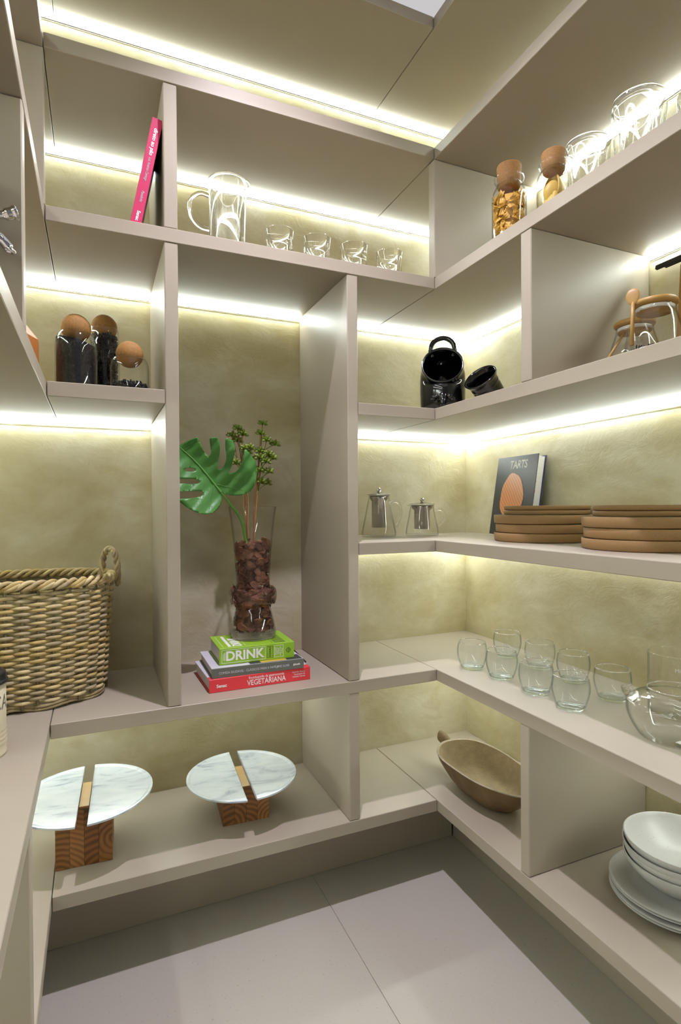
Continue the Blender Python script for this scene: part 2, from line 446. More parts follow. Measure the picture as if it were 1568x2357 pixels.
speckled('stoneware', (142, 110, 68), (100, 74, 42), 520, 0.22, 0.7)
def wood(name, c0, c1, scale=18.0, dist=3.0, rings=True, rough=0.5, stretch=(1, 1, 1), bump=0.15):
    m, nt, b = newmat(name)
    tc = nt.nodes.new('ShaderNodeTexCoord'); mp = nt.nodes.new('ShaderNodeMapping'); mp.inputs['Scale'].default_value = stretch
    nt.links.new(tc.outputs['Object'], mp.inputs['Vector'])
    wv = nt.nodes.new('ShaderNodeTexWave'); wv.wave_type = 'RINGS' if rings else 'BANDS'
    if rings: wv.rings_direction = 'Y'
    if not rings: wv.bands_direction = 'X'
    wv.inputs['Scale'].default_value = scale; wv.inputs['Distortion'].default_value = dist; wv.inputs['Detail'].default_value = 4
    wv.inputs['Detail Scale'].default_value = 1.6
    nt.links.new(mp.outputs[0], wv.inputs['Vector'])
    n = nt.nodes.new('ShaderNodeTexNoise'); n.inputs['Scale'].default_value = 9; n.inputs['Detail'].default_value = 6
    nt.links.new(tc.outputs['Object'], n.inputs['Vector'])
    ad = nt.nodes.new('ShaderNodeMath'); ad.operation = 'MULTIPLY_ADD'; ad.inputs[1].default_value = 0.55; 
    nt.links.new(wv.outputs['Fac'], ad.inputs[0]); nt.links.new(n.outputs['Fac'], ad.inputs[2])
    r = nt.nodes.new('ShaderNodeValToRGB'); r.color_ramp.elements[0].position = 0.35; r.color_ramp.elements[1].position = 1.05
    r.color_ramp.elements[0].color = col4(c0); r.color_ramp.elements[1].color = col4(c1)
    nt.links.new(ad.outputs[0], r.inputs['Fac']); nt.links.new(r.outputs['Color'], b.inputs['Base Color'])
    b.inputs['Roughness'].default_value = rough
    if bump:
        bp = nt.nodes.new('ShaderNodeBump'); bp.inputs['Strength'].default_value = bump; bp.inputs['Distance'].default_value = 0.002
        nt.links.new(ad.outputs[0], bp.inputs['Height']); nt.links.new(bp.outputs['Normal'], b.inputs['Normal'])
wood('stave_a', (96, 60, 28), (146, 98, 54), 24, 1.6)
wood('stave_b', (112, 72, 36), (160, 112, 64), 28, 1.6)
wood('stave_c', (84, 50, 24), (136, 88, 46), 20, 2)
wood('stave_light', (176, 138, 80), (190, 154, 94), 14, 2, rough=0.45)
plain('bowl_wood', (104, 82, 50), rough=0.65, noise=0.28, nscale=16, bump=0.5, bscale=90)
plain('bowl_inner', (144, 124, 90), rough=0.75, noise=0.16, nscale=40, bump=0.6, bscale=160)
plain('bowl_rim', (150, 138, 116), rough=0.8, noise=0.15, nscale=60)
def marble():
    m, nt, b = newmat('marble')
    tc = nt.nodes.new('ShaderNodeTexCoord'); mp = nt.nodes.new('ShaderNodeMapping')
    mp.inputs['Rotation'].default_value = (0, 0, 0.65); mp.inputs['Scale'].default_value = (5.5, 15, 10)
    nt.links.new(tc.outputs['Object'], mp.inputs['Vector'])
    n = nt.nodes.new('ShaderNodeTexNoise'); n.inputs['Scale'].default_value = 1.5; n.inputs['Detail'].default_value = 8; n.inputs['Roughness'].default_value = 0.62
    n.inputs['Distortion'].default_value = 0.8
    nt.links.new(mp.outputs[0], n.inputs['Vector'])
    r = nt.nodes.new('ShaderNodeValToRGB'); cr = r.color_ramp
    cr.elements[0].position = 0.28; cr.elements[0].color = col4((112, 120, 138))
    cr.elements[1].position = 0.62; cr.elements[1].color = col4((206, 211, 212))
    e = cr.elements.new(0.38); e.color = col4((164, 173, 184)); e = cr.elements.new(0.46); e.color = col4((192, 199, 203))
    nt.links.new(n.outputs['Fac'], r.inputs['Fac']); nt.links.new(r.outputs['Color'], b.inputs['Base Color'])
    b.inputs['Roughness'].default_value = 0.3
marble()
def tart_mat():
    m, nt, b = newmat('tart_print')
    tc = nt.nodes.new('ShaderNodeTexCoord'); mp = nt.nodes.new('ShaderNodeMapping'); mp.inputs['Rotation'].default_value = (0, 0, 0.9)
    nt.links.new(tc.outputs['Object'], mp.inputs['Vector'])
    wv = nt.nodes.new('ShaderNodeTexWave'); wv.wave_type = 'BANDS'; wv.wave_profile = 'SAW'; wv.inputs['Scale'].default_value = 32; wv.inputs['Distortion'].default_value = 2.6
    wv.inputs['Detail'].default_value = 1; wv.inputs['Detail Scale'].default_value = 0.6
    nt.links.new(mp.outputs[0], wv.inputs['Vector'])
    r = nt.nodes.new('ShaderNodeValToRGB'); cr = r.color_ramp
    cr.elements[0].position = 0.0; cr.elements[0].color = col4((126, 74, 52)); cr.elements[1].position = 1.0; cr.elements[1].color = col4((240, 186, 110))
    e = cr.elements.new(0.2); e.color = col4((206, 130, 84)); e = cr.elements.new(0.8); e.color = col4((214, 142, 92))
    nt.links.new(wv.outputs['Fac'], r.inputs['Fac']); nt.links.new(r.outputs['Color'], b.inputs['Base Color'])
    b.inputs['Roughness'].default_value = 0.4
tart_mat()
def wicker_mats():
    for i, c in enumerate([(188, 168, 118), (172, 152, 108), (196, 178, 132), (164, 148, 114), (180, 156, 98)]):
        plain('wicker_%d' % i, c, rough=0.6, noise=0.22, nscale=35, bump=0.15, bscale=150)
    plain('wicker_grey', (128, 116, 92), rough=0.65, noise=0.2, nscale=40)
wicker_mats()

def shell(outer, wall=0.002, base=0.005):
    """closed thick-walled vessel profile from an outer (r, z) list that starts at the base"""
    prof = [(0, outer[0][1])]+list(outer)
    rt, zt = outer[-1]
    prof.append((rt-wall*0.5, zt+wall*0.45))
    prof.append((rt-wall, zt))
    for r, z in reversed(outer[:-1]):
        if z > base+1e-4: prof.append((max(r-wall, 0.002), z))
    rb = max(r for r, z in outer if z <= base+0.004)
    prof.append((max(min(rb, prof[-1][0])-wall*0.6, 0.002), base)); prof.append((0, base))
    return prof
def spl(pts, n=5):
    return [(max(q.x, 0.0), q.y) for q in smooth_path([(r, z, 0) for r, z in pts], n)]

glass('rim_glass', (1, 1, 1), 1.5, 0.15)
glass('base_glass', (0.93, 0.985, 0.995), 1.45, 0.35)
def thick_ends(me, ztop, zbase=-1.0):
    """fire-polished rim and heavy base refract; the thin wall between does not"""
    n = len(me.materials); me.materials.append(MATS['rim_glass']); me.materials.append(MATS['base_glass'])
    for p in me.polygons:
        if p.center.z > ztop: p.material_index = n
        elif p.center.z < zbase: p.material_index = n+1
# ------------------------------------------------------------------ lower glass tumblers on the wide shelf
def tumbler_prof():
    return shell(spl([(0.0265, 0.0), (0.030, 0.0025), (0.0352, 0.014), (0.0410, 0.034), (0.0425, 0.050), (0.0408, 0.066), (0.0385, 0.0765)], 4), 0.0017, 0.0075)
tum = lathe_me('round_tumbler', tumbler_prof(), 56)
for p in tum.polygons: p.use_smooth = True
tum.materials.append(MATS['bluish_glass']); thick_ends(tum, 0.0752, 0.0085)
TUMS = [(.0997, -.0324, 'round clear tumbler nearest the shelf corner in the front row'), (.1145, -.1431, 'second round clear tumbler from the corner in the front row'),
        (.1123, -.2749, 'third round clear tumbler from the corner in the front row'), (.1091, -.3897, 'round clear tumbler standing closest to the shelf edge, last of the front row'),
        (.2763, .0256, 'round clear tumbler nearest the plaster corner in the back row'), (.2762, -.1139, 'second round clear tumbler from the plaster corner in the back row'),
        (.2695, -.2436, 'third round clear tumbler from the plaster corner in the back row'), (.2449, -.3877, 'round clear tumbler standing alone beside the glass teapot')]
for x, y, lb in TUMS:
    o = bpy.data.objects.new('round_tumbler', tum); COL.objects.link(o); o.location = (x, y, S5+0.0004); o.rotation_euler = (0, 0, x*40)
    tag(o, lb, 'tumbler', 'round tumblers on the wide shelf')

# ------------------------------------------------------------------ ribbed tumblers on the upper back shelf
RH = 0.092
rp = shell([(0.030, 0.0), (0.0318, 0.003), (0.0325, 0.012), (0.0345, 0.030), (0.0362, 0.046), (0.0366, 0.050), (0.0358, 0.0525), (0.0368, 0.062), (0.0395, RH)], 0.0019, 0.006)
def ribs(i, t): return 1.0+(0.018*cos(36*t) if 2 <= i <= 5 else 0.0)
rt = lathe_me('ribbed_tumbler', rp, 144, ribs)
for p in rt.polygons: p.use_smooth = True
rt.materials.append(MATS['tumbler_glass']); thick_ends(rt, RH-0.0012)
for x, lb in ((-.4298, 'short ribbed drinking glass next to the glass jug'), (-.3214, 'second short ribbed drinking glass from the glass jug'),
              (-.2073, 'third short ribbed drinking glass from the glass jug'), (-.0928, 'short ribbed drinking glass nearest the shelf corner')):
    o = bpy.data.objects.new('ribbed_tumbler', rt); COL.objects.link(o); o.location = (x, 0.10, S2+0.0004)
    tag(o, lb, 'drinking glass', 'ribbed glasses on the upper shelf')

# ------------------------------------------------------------------ double-walled glass jug
j = thing('glass_jug', 'tall double-walled clear glass jug with handle and pouring lip', 'jug', (-.5706, .10, S2+0.0004))
def lip(i, t):
    d = max(0.0, cos(t+0.35))**10
    return 1.0+(0.16*d if 11 <= i <= 15 else (0.06*d if i in (9, 10, 16, 17) else 0))
lathe('jug_body', shell([(0.044, 0), (0.047, 0.003), (0.048, 0.010), (0.048, 0.04), (0.048, 0.08), (0.048, 0.12), (0.048, 0.15), (0.0483, 0.165), (0.0487, 0.175), (0.049, 0.182), (0.0495, 0.188), (0.050, 0.193)], 0.0022, 0.005), 'tumbler_glass', j, segs=96, rfun=lip); thick_ends(j.children[0].data, 0.1905)
lathe('inner_wall', shell(spl([(0.026, 0.014), (0.031, 0.02), (0.033, 0.05), (0.034, 0.10), (0.039, 0.14), (0.0442, 0.168)], 4), 0.0016, 0.018), 'jar_glass', j, segs=64)
tube('handle', smooth_path([(-0.047, 0.002, 0.150), (-0.070, 0.004, 0.153), (-0.090, 0.006, 0.138), (-0.096, 0.007, 0.112), (-0.088, 0.006, 0.086), (-0.070, 0.004, 0.068), (-0.047, 0.002, 0.064)], 6), 0.0058, 'clear_glass', j, 12)

# ------------------------------------------------------------------ cork-ball jars
def ball_jar(lb, x, y, r, h, rb, zc, fill, kind):
    t = thing('cork_ball_jar', lb, 'jar', (x, y, S3J+0.0004), group='cork ball jars')
    ro = sqrt(max(rb*rb-(zc-h)**2, 1e-6))+0.002
    lathe('glass_body', shell(spl([(r-0.006, 0), (r-0.001, 0.003), (r, 0.012), (r, h*0.4), (r, h*0.68), (r*0.965, h*0.82), (ro+(r-ro)*0.55, h*0.935), (ro, h)], 4), 0.0018, 0.004), 'jar_glass', t, segs=56)
    bm = bmesh.new(); bmesh.ops.create_uvsphere(bm, u_segments=40, v_segments=24, radius=rb); me = bpy.data.meshes.new('cork_ball'); bm.to_mesh(me); bm.free()
    link('cork_ball', me, 'cork', t, (0, 0, zc), None, True)
    ri = r-0.0026
    if kind == 'seed':
        n = 40
        prof = [(0, 0.0045), (ri-0.003, 0.0045), (ri, 0.008)]+[(ri, 0.008+(fill-0.008)*k/18) for k in range(1, 19)]+[(ri*0.9, fill+0.002), (ri*0.6, fill+0.001), (0, fill)]
        me = lathe_me('seeds', prof, 72)
        for v in me.vertices:
            if v.co.z > fill*0.9: v.co.z += -0.22*v.co.x*(v.co.z/fill)
            a = random.uniform(-0.0007, 0.0002); l = v.co.xy.length
            if l > 1e-4: v.co.x += v.co.x/l*a; v.co.y += v.co.y/l*a
            if v.co.z > fill*0.9: v.co.z += random.uniform(-0.001, 0.001)
        tag(link('seeds', me, 'seed_black', t, None, None, False), 'tiny black seeds', kind='stuff')
    else:
        bm = bmesh.new(); bmesh.ops.create_icosphere(bm, subdivisions=1, radius=1); bme = bpy.data.meshes.new('bean'); bm.to_mesh(bme); bm.free()
        g = Geo()
        n = int(90+5200*fill) if fill > 0.05 else 150
        for k in range(n):
            a = random.uniform(0, 2*pi); s = random.uniform(0.0038, 0.0046)
            if random.random() < 0.86 and fill > 0.05 or (fill <= 0.05 and random.random() < 0.5): rr, zz = ri-0.0042, random.uniform(0.009, fill)
            else: rr, zz = (ri-0.0045)*sqrt(random.random()), fill+random.uniform(-0.003, 0.004)
            M = Matrix.Translation((rr*cos(a), rr*sin(a), zz)) @ Euler((random.uniform(0, 6), random.uniform(0, 6), random.uniform(0, 6))).to_matrix().to_4x4() @ Matrix.Diagonal((s, s*0.75, s*0.7, 1))
            g.add_me(bme, M)
        g.add_me(lathe_me('core', [(0, 0.006), (ri-0.006, 0.006), (ri-0.006, fill-0.003), (0, fill-0.003)], 24))
        tag(g.obj('beans', 'bean_black', t), 'glossy black beans', kind='stuff')
    return t
ball_jar('cork ball jar filled with tiny black seeds, in front of the tallest jar', -.9313, .10, .046, .137, .0328, .1478, .112, 'seed')
ball_jar('tall narrow cork ball jar filled with black beans, standing behind the others', -.8690, .19, .0366, .180, .0316, .1840, .160, 'bean')
ball_jar('short cork ball jar with a thin layer of black beans', -.8144, .083, .0446, .0860, .0315, .0938, .022, 'bean')

# ------------------------------------------------------------------ orange turned-wood canister behind the left divider
t = thing('wooden_canister', 'orange wooden canister with sloping top, half hidden by the shelf edge', 'canister', (-1.072, .10, S3J+0.0004))
lathe('body', [(0, 0), (0.058, 0), (0.062, 0.004), (0.063, 0.05), (0.063, 0.106), (0, 0.106)], 'orange_wood', t, segs=8, smooth=False)
lathe('lid', [(0, 0.1065), (0.062, 0.1065), (0.062, 0.112), (0.020, 0.168), (0.012, 0.172), (0, 0.173)], 'orange_wood', t, segs=8, smooth=False)

# ------------------------------------------------------------------ chrome tap on a vessel at the picture's left edge
t = thing('drinks_dispenser', 'chrome lever tap with curved spout on the shelf beside the camera', 'dispenser', (-1.175, -.47, S3J+0.0004))
lathe('vessel', [(0, 0), (0.080, 0), (0.085, 0.005), (0.086, 0.22), (0.08, 0.24), (0.05, 0.25), (0, 0.25)], 'steel', t, segs=48)
tube('tap_body', [(0.083, 0.03, 0.118), (0.11, 0.033, 0.118), (0.14, 0.036, 0.119)], [0.012, 0.011, 0.0105], 'chrome', t, 20)
tube('spout', smooth_path([(0.128, 0.034, 0.118), (0.148, 0.038, 0.117), (0.163, 0.042, 0.109), (0.1725, 0.045, 0.0985)], 6), [0.0085]*6+[0.0080]*6+[0.0072]*7, 'chrome', t, 20)
lathe('spout_mouth', [(0.0074, 0.002), (0.0080, 0), (0.0078, -0.003), (0.0056, -0.0034), (0.0054, 0.001)], 'chrome', t, (0.1733, 0.0452, 0.0975), (0, 0.45, 0))
tube('lever', smooth_path([(0.130, 0.034, 0.124), (0.137, 0.036, 0.137), (0.152, 0.038, 0.141), (0.166, 0.040, 0.144), (0.1765, 0.041, 0.149), (0.183, 0.042, 0.152)], 5), [0.008]*6+[0.006]*5+[0.0058]*5+[0.0085]*5+[0.0100]*4+[0.004], 'chrome', t, 20, flat=1.25)

# ------------------------------------------------------------------ wicker basket
def basket():
    bx, by, H, nst = -1.065, .228, .298, 34
    t = thing('wicker_basket', 'tall grey-brown woven wicker basket with looped end handle', 'basket', (bx, by, S5+0.001))
    rx0, ry0, rx1, ry1 = 0.188, 0.128, 0.208, 0.137
    def oval(a, z, off=0.0):
        k = z/H; rx = rx0+(rx1-rx0)*k+off; ry = ry0+(ry1-ry0)*k+off; n = 2.35
        c, s = cos(a), sin(a)
        return Vector((rx*math.copysign(abs(c)**(2/n), c), ry*math.copysign(abs(s)**(2/n), s), z))
    # arc-length even stake angles
    N = 720; pts = [oval(2*pi*i/N, 0) for i in range(N+1)]; cum = [0]
    for i in range(N): cum.append(cum[-1]+(pts[i+1]-pts[i]).length)
    def ang(u):
        s = (u % 1.0)*cum[-1]; lo, hi = 0, N
        while hi-lo > 1:
            m = (lo+hi)//2
            if cum[m] <= s: lo = m
            else: hi = m
        f = (s-cum[lo])/max(cum[hi]-cum[lo], 1e-9); return 2*pi*(lo+f)/N
    stakes = [ang(k/nst) for k in range(nst)]
    for k, a in enumerate(stakes):
        tube('stake', [oval(a, 0.004), oval(a, H*0.5), oval(a, H-0.004)], 0.0032, 'wicker_grey', t, 6)
    rows = 35; per = 6
    for r in range(rows):
        z = 0.022+(H-0.050)*r/(rows-1); path = []; rad = []
        wob = random.uniform(0, 6); rr = random.uniform(0.0040, 0.0048)
        for k in range(nst*per):
            u = k/(nst*per); a = ang(u)
            ph = pi*(u*nst+r)
            off = 0.0058*cos(ph)
            path.append(oval(a, z+0.0010*sin(u*25+wob)+0.0012*sin(ph+1.3), off)); rad.append(rr*(0.82+0.24*max(0, cos(ph))))
        tube('weave_strand', path, rad, 'wicker_%d' % random.randrange(5), t, 6, True, flat=0.72)
    for z0, cnt in ((0.008, 2), (0.015, 2)):
        for q in range(cnt):
            path = []
            for k in range(nst*per):
                u = k/(nst*per); ph = pi*(u*nst*0.5+q)*2/1.0
                path.append(oval(ang(u), z0-0.002+0.003*sin(ph*0.5+q*pi), 0.005*cos(ph*0.5+q*pi)))
            tube('foot_braid', path, 0.0042, 'wicker_%d' % (q+1), t, 6, True)
    # braided rim: three strands spiralling round the edge, plus slanted border rods
    for q in range(3):
        path = []
        for k in range(nst*per):
            u = k/(nst*per); ph = 2*pi*u*nst*0.5+q*2*pi/3
            path.append(oval(ang(u), H-0.006+0.0075*sin(ph), 0.002+0.008*cos(ph)))
        tube('rim_braid', path, 0.0050, 'wicker_%d' % [2, 4, 1][q], t, 7, True)
    for k in range(nst):
        u = k/nst; path = [oval(ang(u+0.028*i/5), H-0.018+0.016*i/5, 0.007+0.004*sin(pi*i/5)) for i in range(6)]
        tube('border_rod', path, [0.003, 0.0045, 0.005, 0.005, 0.0045, 0.0028], 'wicker_%d' % (k % 5), t, 6)
    # twisted end handles
    for a0 in (0.22, pi+0.22):
        h = bpy.data.objects.new('handle', None); COL.objects.link(h); h.parent = t
        c = oval(a0, H, 0.002); tg = Vector((-0.55, 0.80, 0)).normalized()*(1 if a0 < 3 else 1)
        arch = smooth_path([c+tg*s_*0.032+Vector((0, 0, z_)) for s_, z_ in ((-1, -.034), (-1.0, .008), (-.82, .038), (-.45, .055), (0, .061), (.45, .055), (.82, .038), (1.0, .008), (1, -.034))], 8)
        for q in range(3):
            path = []
            for i, cc in enumerate(arch):
                ph = i*0.42+q*2*pi/3; path.append(cc+Vector((0.0045*cos(ph), 0.0035*sin(ph), 0.0035*sin(ph))))
            tube('handle_strand', path, 0.0044, 'wicker_%d' % (q+2 if q < 2 else 3), h, 7)
    lathe_o = pyd('bottom', [oval(2*pi*i/48, 0.004, -0.004) for i in range(48)]+[oval(2*pi*i/48, 0.010, -0.004) for i in range(48)], [tuple(range(47, -1, -1)), tuple(range(48, 96))]+[(i, (i+1) % 48, 48+(i+1) % 48, 48+i) for i in range(48)], 'wicker_grey', t)
basket()

# ------------------------------------------------------------------ cream tin with a black lid
t = thing('storage_tin', 'cream ribbed tin with black domed lid and dark capital letters', 'tin', (-1.098, -.115, S5+0.0004))
pr = [(0, 0), (0.0445, 0), (0.0455, 0.002), (0.0455, 0.005), (0.0445, 0.007), (0.0443, 0.016)]
for k in range(4): z = 0.020+k*0.0085; pr += [(0.0443, z), (0.0450, z+0.002), (0.0450, z+0.0045), (0.0443, z+0.0065)]
pr += [(0.0444, 0.062), (0.0444, 0.134), (0, 0.134)]
lathe('tin_body', pr, 'cream_enamel', t, segs=72)
lathe('tin_lid', spl([(0.0445, 0.1345), (0.0480, 0.137), (0.0482, 0.141), (0.0455, 0.1435), (0.0450, 0.152), (0.0435, 0.156), (0.038, 0.160), (0.026, 0.171), (0.012, 0.176), (0.0, 0.177)], 3)+[], 'black_plastic', t, segs=72)
def bent_text(name, s, size, mat, parent, r, th0, z, sx=1.0, spacing=1.0):
    o = text(name, s, size, mat, parent, Matrix.Identity(4), 'LEFT', 0.0001, sx, spacing=spacing)
    me = o.data
    for v in me.vertices:
        a = th0+v.co.x/r; rr = r+0.0003+v.co.z
        v.co = Vector((rr*cos(a), rr*sin(a), z+v.co.y))
    return o
bent_text('tin_lettering', 'CA', 0.040, 'cover_grey', t, 0.0444, radians(-54), 0.100, 0.72)

# ------------------------------------------------------------------ books
FRONT = Matrix(((1, 0, 0, 0), (0, 0, -1, 0), (0, 1, 0, 0), (0, 0, 0, 1)))   # text plane -> faces -Y, reads along +X
def at(M, x, y, z): return Matrix.Translation((x, y, z)) @ M
def book_parts(t, ln, d, th, mats, c=0.0026, ins=0.004, rounded=0.0):
    """lying book: spine on y=0 facing -Y, length along X, thickness along Z. mats = spine, top, bottom"""
    box('spine', 0, ln, 0, c, 0, th, mats[0], t, 0.0006)
    box('cover', 0, ln, c*0.6, d, th-c, th, mats[1], t, 0.0004)
    box('cover', 0, ln, c*0.6, d, 0, c, mats[2], t, 0.0004)
    pg = box('pages', ins, ln-ins, c, d-ins, c, th-c, 'paper', t, 0.0)
    return pg
# bottom red book
t = thing('book', 'thick red-spined book at the bottom of the stack under the vase', 'book', (-.6348, .0600, S5+0.0004), (0, 0, radians(1.5)))
book_parts(t, .273, .195, .0335, ('cover_red', 'cover_pale', 'cover_red'))
box('spine_wrap', 0, .273, 0.0005, 0.024, .0333, .0340, 'cover_red', t, 0.0002)
text('title_lettering', 'VEGETARIANA', .0195, 'white_print', t, at(FRONT, .150, -0.0004, .0125), 'CENTER', bold=0.0002, sx=0.82)
text('title_lettering', 'Enciclopédia da gastronomia', .0096, 'white_print', t, at(FRONT, .150, -0.0004, .0255), 'CENTER', sx=0.88)
text('publisher_lettering', 'Senac', .0115, 'white_print', t, at(FRONT, .018, -0.0004, .0150), 'LEFT', bold=0.0003)
for q, s in enumerate(('Estérelle Payany', 'Ilustrações de', 'Nathalie Carnet')):
    text('author_lettering', s, .0056, 'white_print', t, at(FRONT, .258, -0.0004, .0245-q*.0062), 'RIGHT')
# grey shrink-wrapped book
t = thing('book', 'grey-spined shrink-wrapped book in the middle of the stack', 'book', (-.6275, .0650, S5+.0343), (0, 0, radians(-0.6)))
book_parts(t, .246, .188, .0255, ('cover_grey', 'cover_pale', 'cover_grey'))
text('title_lettering', 'COMIDA SAUDÁVEL - CLÁSSICOS PARA A FAMÍLIA', .0084, 'cover_pale', t, at(FRONT, .018, -0.0004, .0120), 'LEFT', sx=0.84)
text('author_lettering', 'JAMIE OLIVER', .0084, 'cover_pale', t, at(FRONT, .170, -0.0004, .0120), 'LEFT', sx=0.70)
text('publisher_lettering', 'globoestilo', .0070, 'white_print', t, at(FRONT, .216, -0.0004, .0125), 'LEFT', sx=0.62, bold=0.0002)
box('cover_photo', .10, .243, .004, .05, .0254, .0258, 'cover_slate', t, 0)
box('cover_photo', .13, .20, .006, .04, .0256, .0260, 'pasta_pale', t, 0)
tube('ribbon', smooth_path([(.225, .16, .027), (.245, .14, .030), (.256, .10, .018), (.262, .06, .0085), (.268, .045, .0015)], 6), 0.0028, 'black_print', t, 6, flat=0.25)
# lime green book
t = thing('book', 'small lime green book on top of the stack, right under the vase', 'book', (-.6039, .0860, S5+.0608), (0, 0, radians(-1.0)))
book_parts(t, .202, .152, .0425, ('cover_lime', 'cover_lime', 'cover_lime'))
def frame(t, x0, x1, z0, z1, w, mat, nm='spine_rule'):
    for a in ((x0, x1, z0, z0+w), (x0, x1, z1-w, z1), (x0, x0+w, z0, z1), (x1-w, x1, z0, z1)):
        box(nm, a[0], a[1], -0.0004, 0.0002, a[2], a[3], mat, t, 0)
frame(t, .006, .122, .004, .038, .0008, 'white_print')
text('title_lettering', 'DRINK', .0340, 'white_print', t, at(FRONT, .0665, -0.0004, .0205), 'CENTER', bold=0.0010, sx=0.98)
UPW = Matrix(((0, -1, 0, 0), (0, 0, -1, 0), (1, 0, 0, 0), (0, 0, 0, 1)))   # reads upwards on the spine
for q in range(6): box('print_line', .0095, .0110, -0.0004, .0002, .0125+q*.0026, .0142+q*.0026, 'white_print', t, 0)
for q in range(9): box('print_line', .0122, .0140, -0.0004, .0002, .0105+q*.0024, .0122+q*.0024, 'white_print', t, 0)
box('spine_rule', .0155, .0160, -0.0004, .0002, .012, .030, 'white_print', t, 0)
frame(t, .1265, .1425, .006, .037, .0007, 'black_print')
text('cool_lettering', 'COOL!', .0085, 'black_print', t, at(UPW, .1345, -0.0004, .0215), 'CENTER')
frame(t, .1455, .1715, .006, .037, .0007, 'white_print')
for q, s in enumerate(('THE LATEST', 'GUIDE TO', 'THE BEST', 'BARS IN THE', 'WORLD')):
    text('blurb_lettering', s, .0042, 'white_print', t, at(UPW, .1492+q*.0046, -0.0004, .0215), 'CENTER')
lathe('publisher_mark', [(0.0050, 0), (0.0056, 0.0003), (0.0062, 0)], 'black_print', t, (.1855, -0.0001, .0215), (pi/2, 0, 0), segs=32)
box('publisher_mark', .1793, .1917, -0.0004, .0002, .0212, .0219, 'black_print', t, 0)
box('publisher_mark', .1851, .1859, -0.0004, .0002, .0145, .0285, 'black_print', t, 0)
TOPM = Matrix(((0, -1, 0, 0), (1, 0, 0, 0), (0, 0, 1, 0), (0, 0, 0, 1)))    # lies on the cover, reads away from the spine
def top(x, y): return at(TOPM, x, y, .0427)
text('cover_lettering', 'DRINK', .034, 'white_print', t, top(.052, .012), 'LEFT', bold=0.0008, sx=0.92)
for q in range(16): box('print_line', .026, .034, .012+q*.0078, .0180+q*.0078, .0424, .0428, 'white_print', t, 0)
for q in range(9): box('print_line', .150, .180, .012+q*.012, .016+q*.012, .0424, .0428, 'black_print', t, 0)
box('cover_rule', .012, .0128, .010, .142, .0424, .0428, 'white_print', t, 0)
box('cover_rule', .071, .0718, .010, .142, .0424, .0428, 'white_print', t, 0)
box('cover_rule', .1440, .1446, .010, .142, .0424, .0428, 'black_print', t, 0)
VZ = S5+.0608+.0429
# pink book leaning on the upper shelf
t = thing('book', 'pink-spined book leaning against the upper shelf divider', 'book', (-.7905, .020, S2+0.0004), (0, radians(-78.6), 0))
book_parts(t, .262, .19, .0245, ('cover_pink', 'cover_pale', 'cover_black'))
DN = Matrix(((-1, 0, 0, 0), (0, 0, -1, 0), (0, -1, 0, 0), (0, 0, 0, 1)))
text('title_lettering', 'direto ao pão', .0122, 'white_print', t, at(DN, .238, -0.0004, .0112), 'LEFT', shear=0.15, bold=0.0003)
text('author_lettering', 'Luiz Américo Camargo', .0086, 'cover_pale', t, at(DN, .166, -0.0004, .0112), 'LEFT', shear=0.2, sx=0.72)
text('imprint_lettering', 'Panelinha', .0090, 'cover_pale', t, at(DN, .083, -0.0004, .0112), 'LEFT', shear=0.2, sx=0.80)
text('publisher_lettering', 'Senac', .0105, 'white_print', t, at(DN, .034, -0.0004, .0112), 'LEFT', bold=0.0003)
# TARTS book leaning on the right wall
t = thing('book', 'dark grey cookbook with a round tart on its cover, leaning on the wall', 'book')
up = Vector((sin(radians(9.0)), 0, cos(radians(9.0)))); ax = Matrix.Rotation(radians(-3.0), 3, 'Z')
X_ = ax @ up; Y_ = ax @ Vector((0, -1, 0)); Z_ = X_.cross(Y_)
t.matrix_world = Matrix(((X_.x, Y_.x, Z_.x, .304), (X_.y, Y_.y, Z_.y, .146), (X_.z, Y_.z, Z_.z, S4+.0070), (0, 0, 0, 1)))
book_parts(t, .252, .196, .031, ('cover_navy', 'cover_navy', 'cover_slate'), ins=0.005)
COV = Matrix(((0, 1, 0, 0), (1, 0, 0, 0), (0, 0, -1, 0), (0, 0, 0, 1)))
text('title_lettering', 'TARTS', .036, 'white_print', t, at(COV, .2230, .108, -0.0003), 'CENTER', sx=0.80, shear=0.08, bold=0.0006)
me = lathe_me('tart_picture', [(0, 0.0004), (0.060, 0.0004), (0.061, 0.0002), (0.061, 0)], 64)
for v in me.vertices:
    a = math.atan2(v.co.y, v.co.x); k = 1+0.03*sin(3*a+1)+0.02*sin(7*a); v.co.x *= k*1.20; v.co.y *= k*0.92
link('tart_picture', me, 'tart_print', t, (.122, .092, -0.0003), (pi, 0, 0), True)
g = Geo()
for q in range(14):
    x0 = .02+q*.016; g.add_me(box_me('b', x0, x0+random.uniform(.004, .012), .1885, .1922, .0028, .0028+random.uniform(.001, .004), 0))
g.obj('page_edge_print', 'cover_red', t, smooth=False)

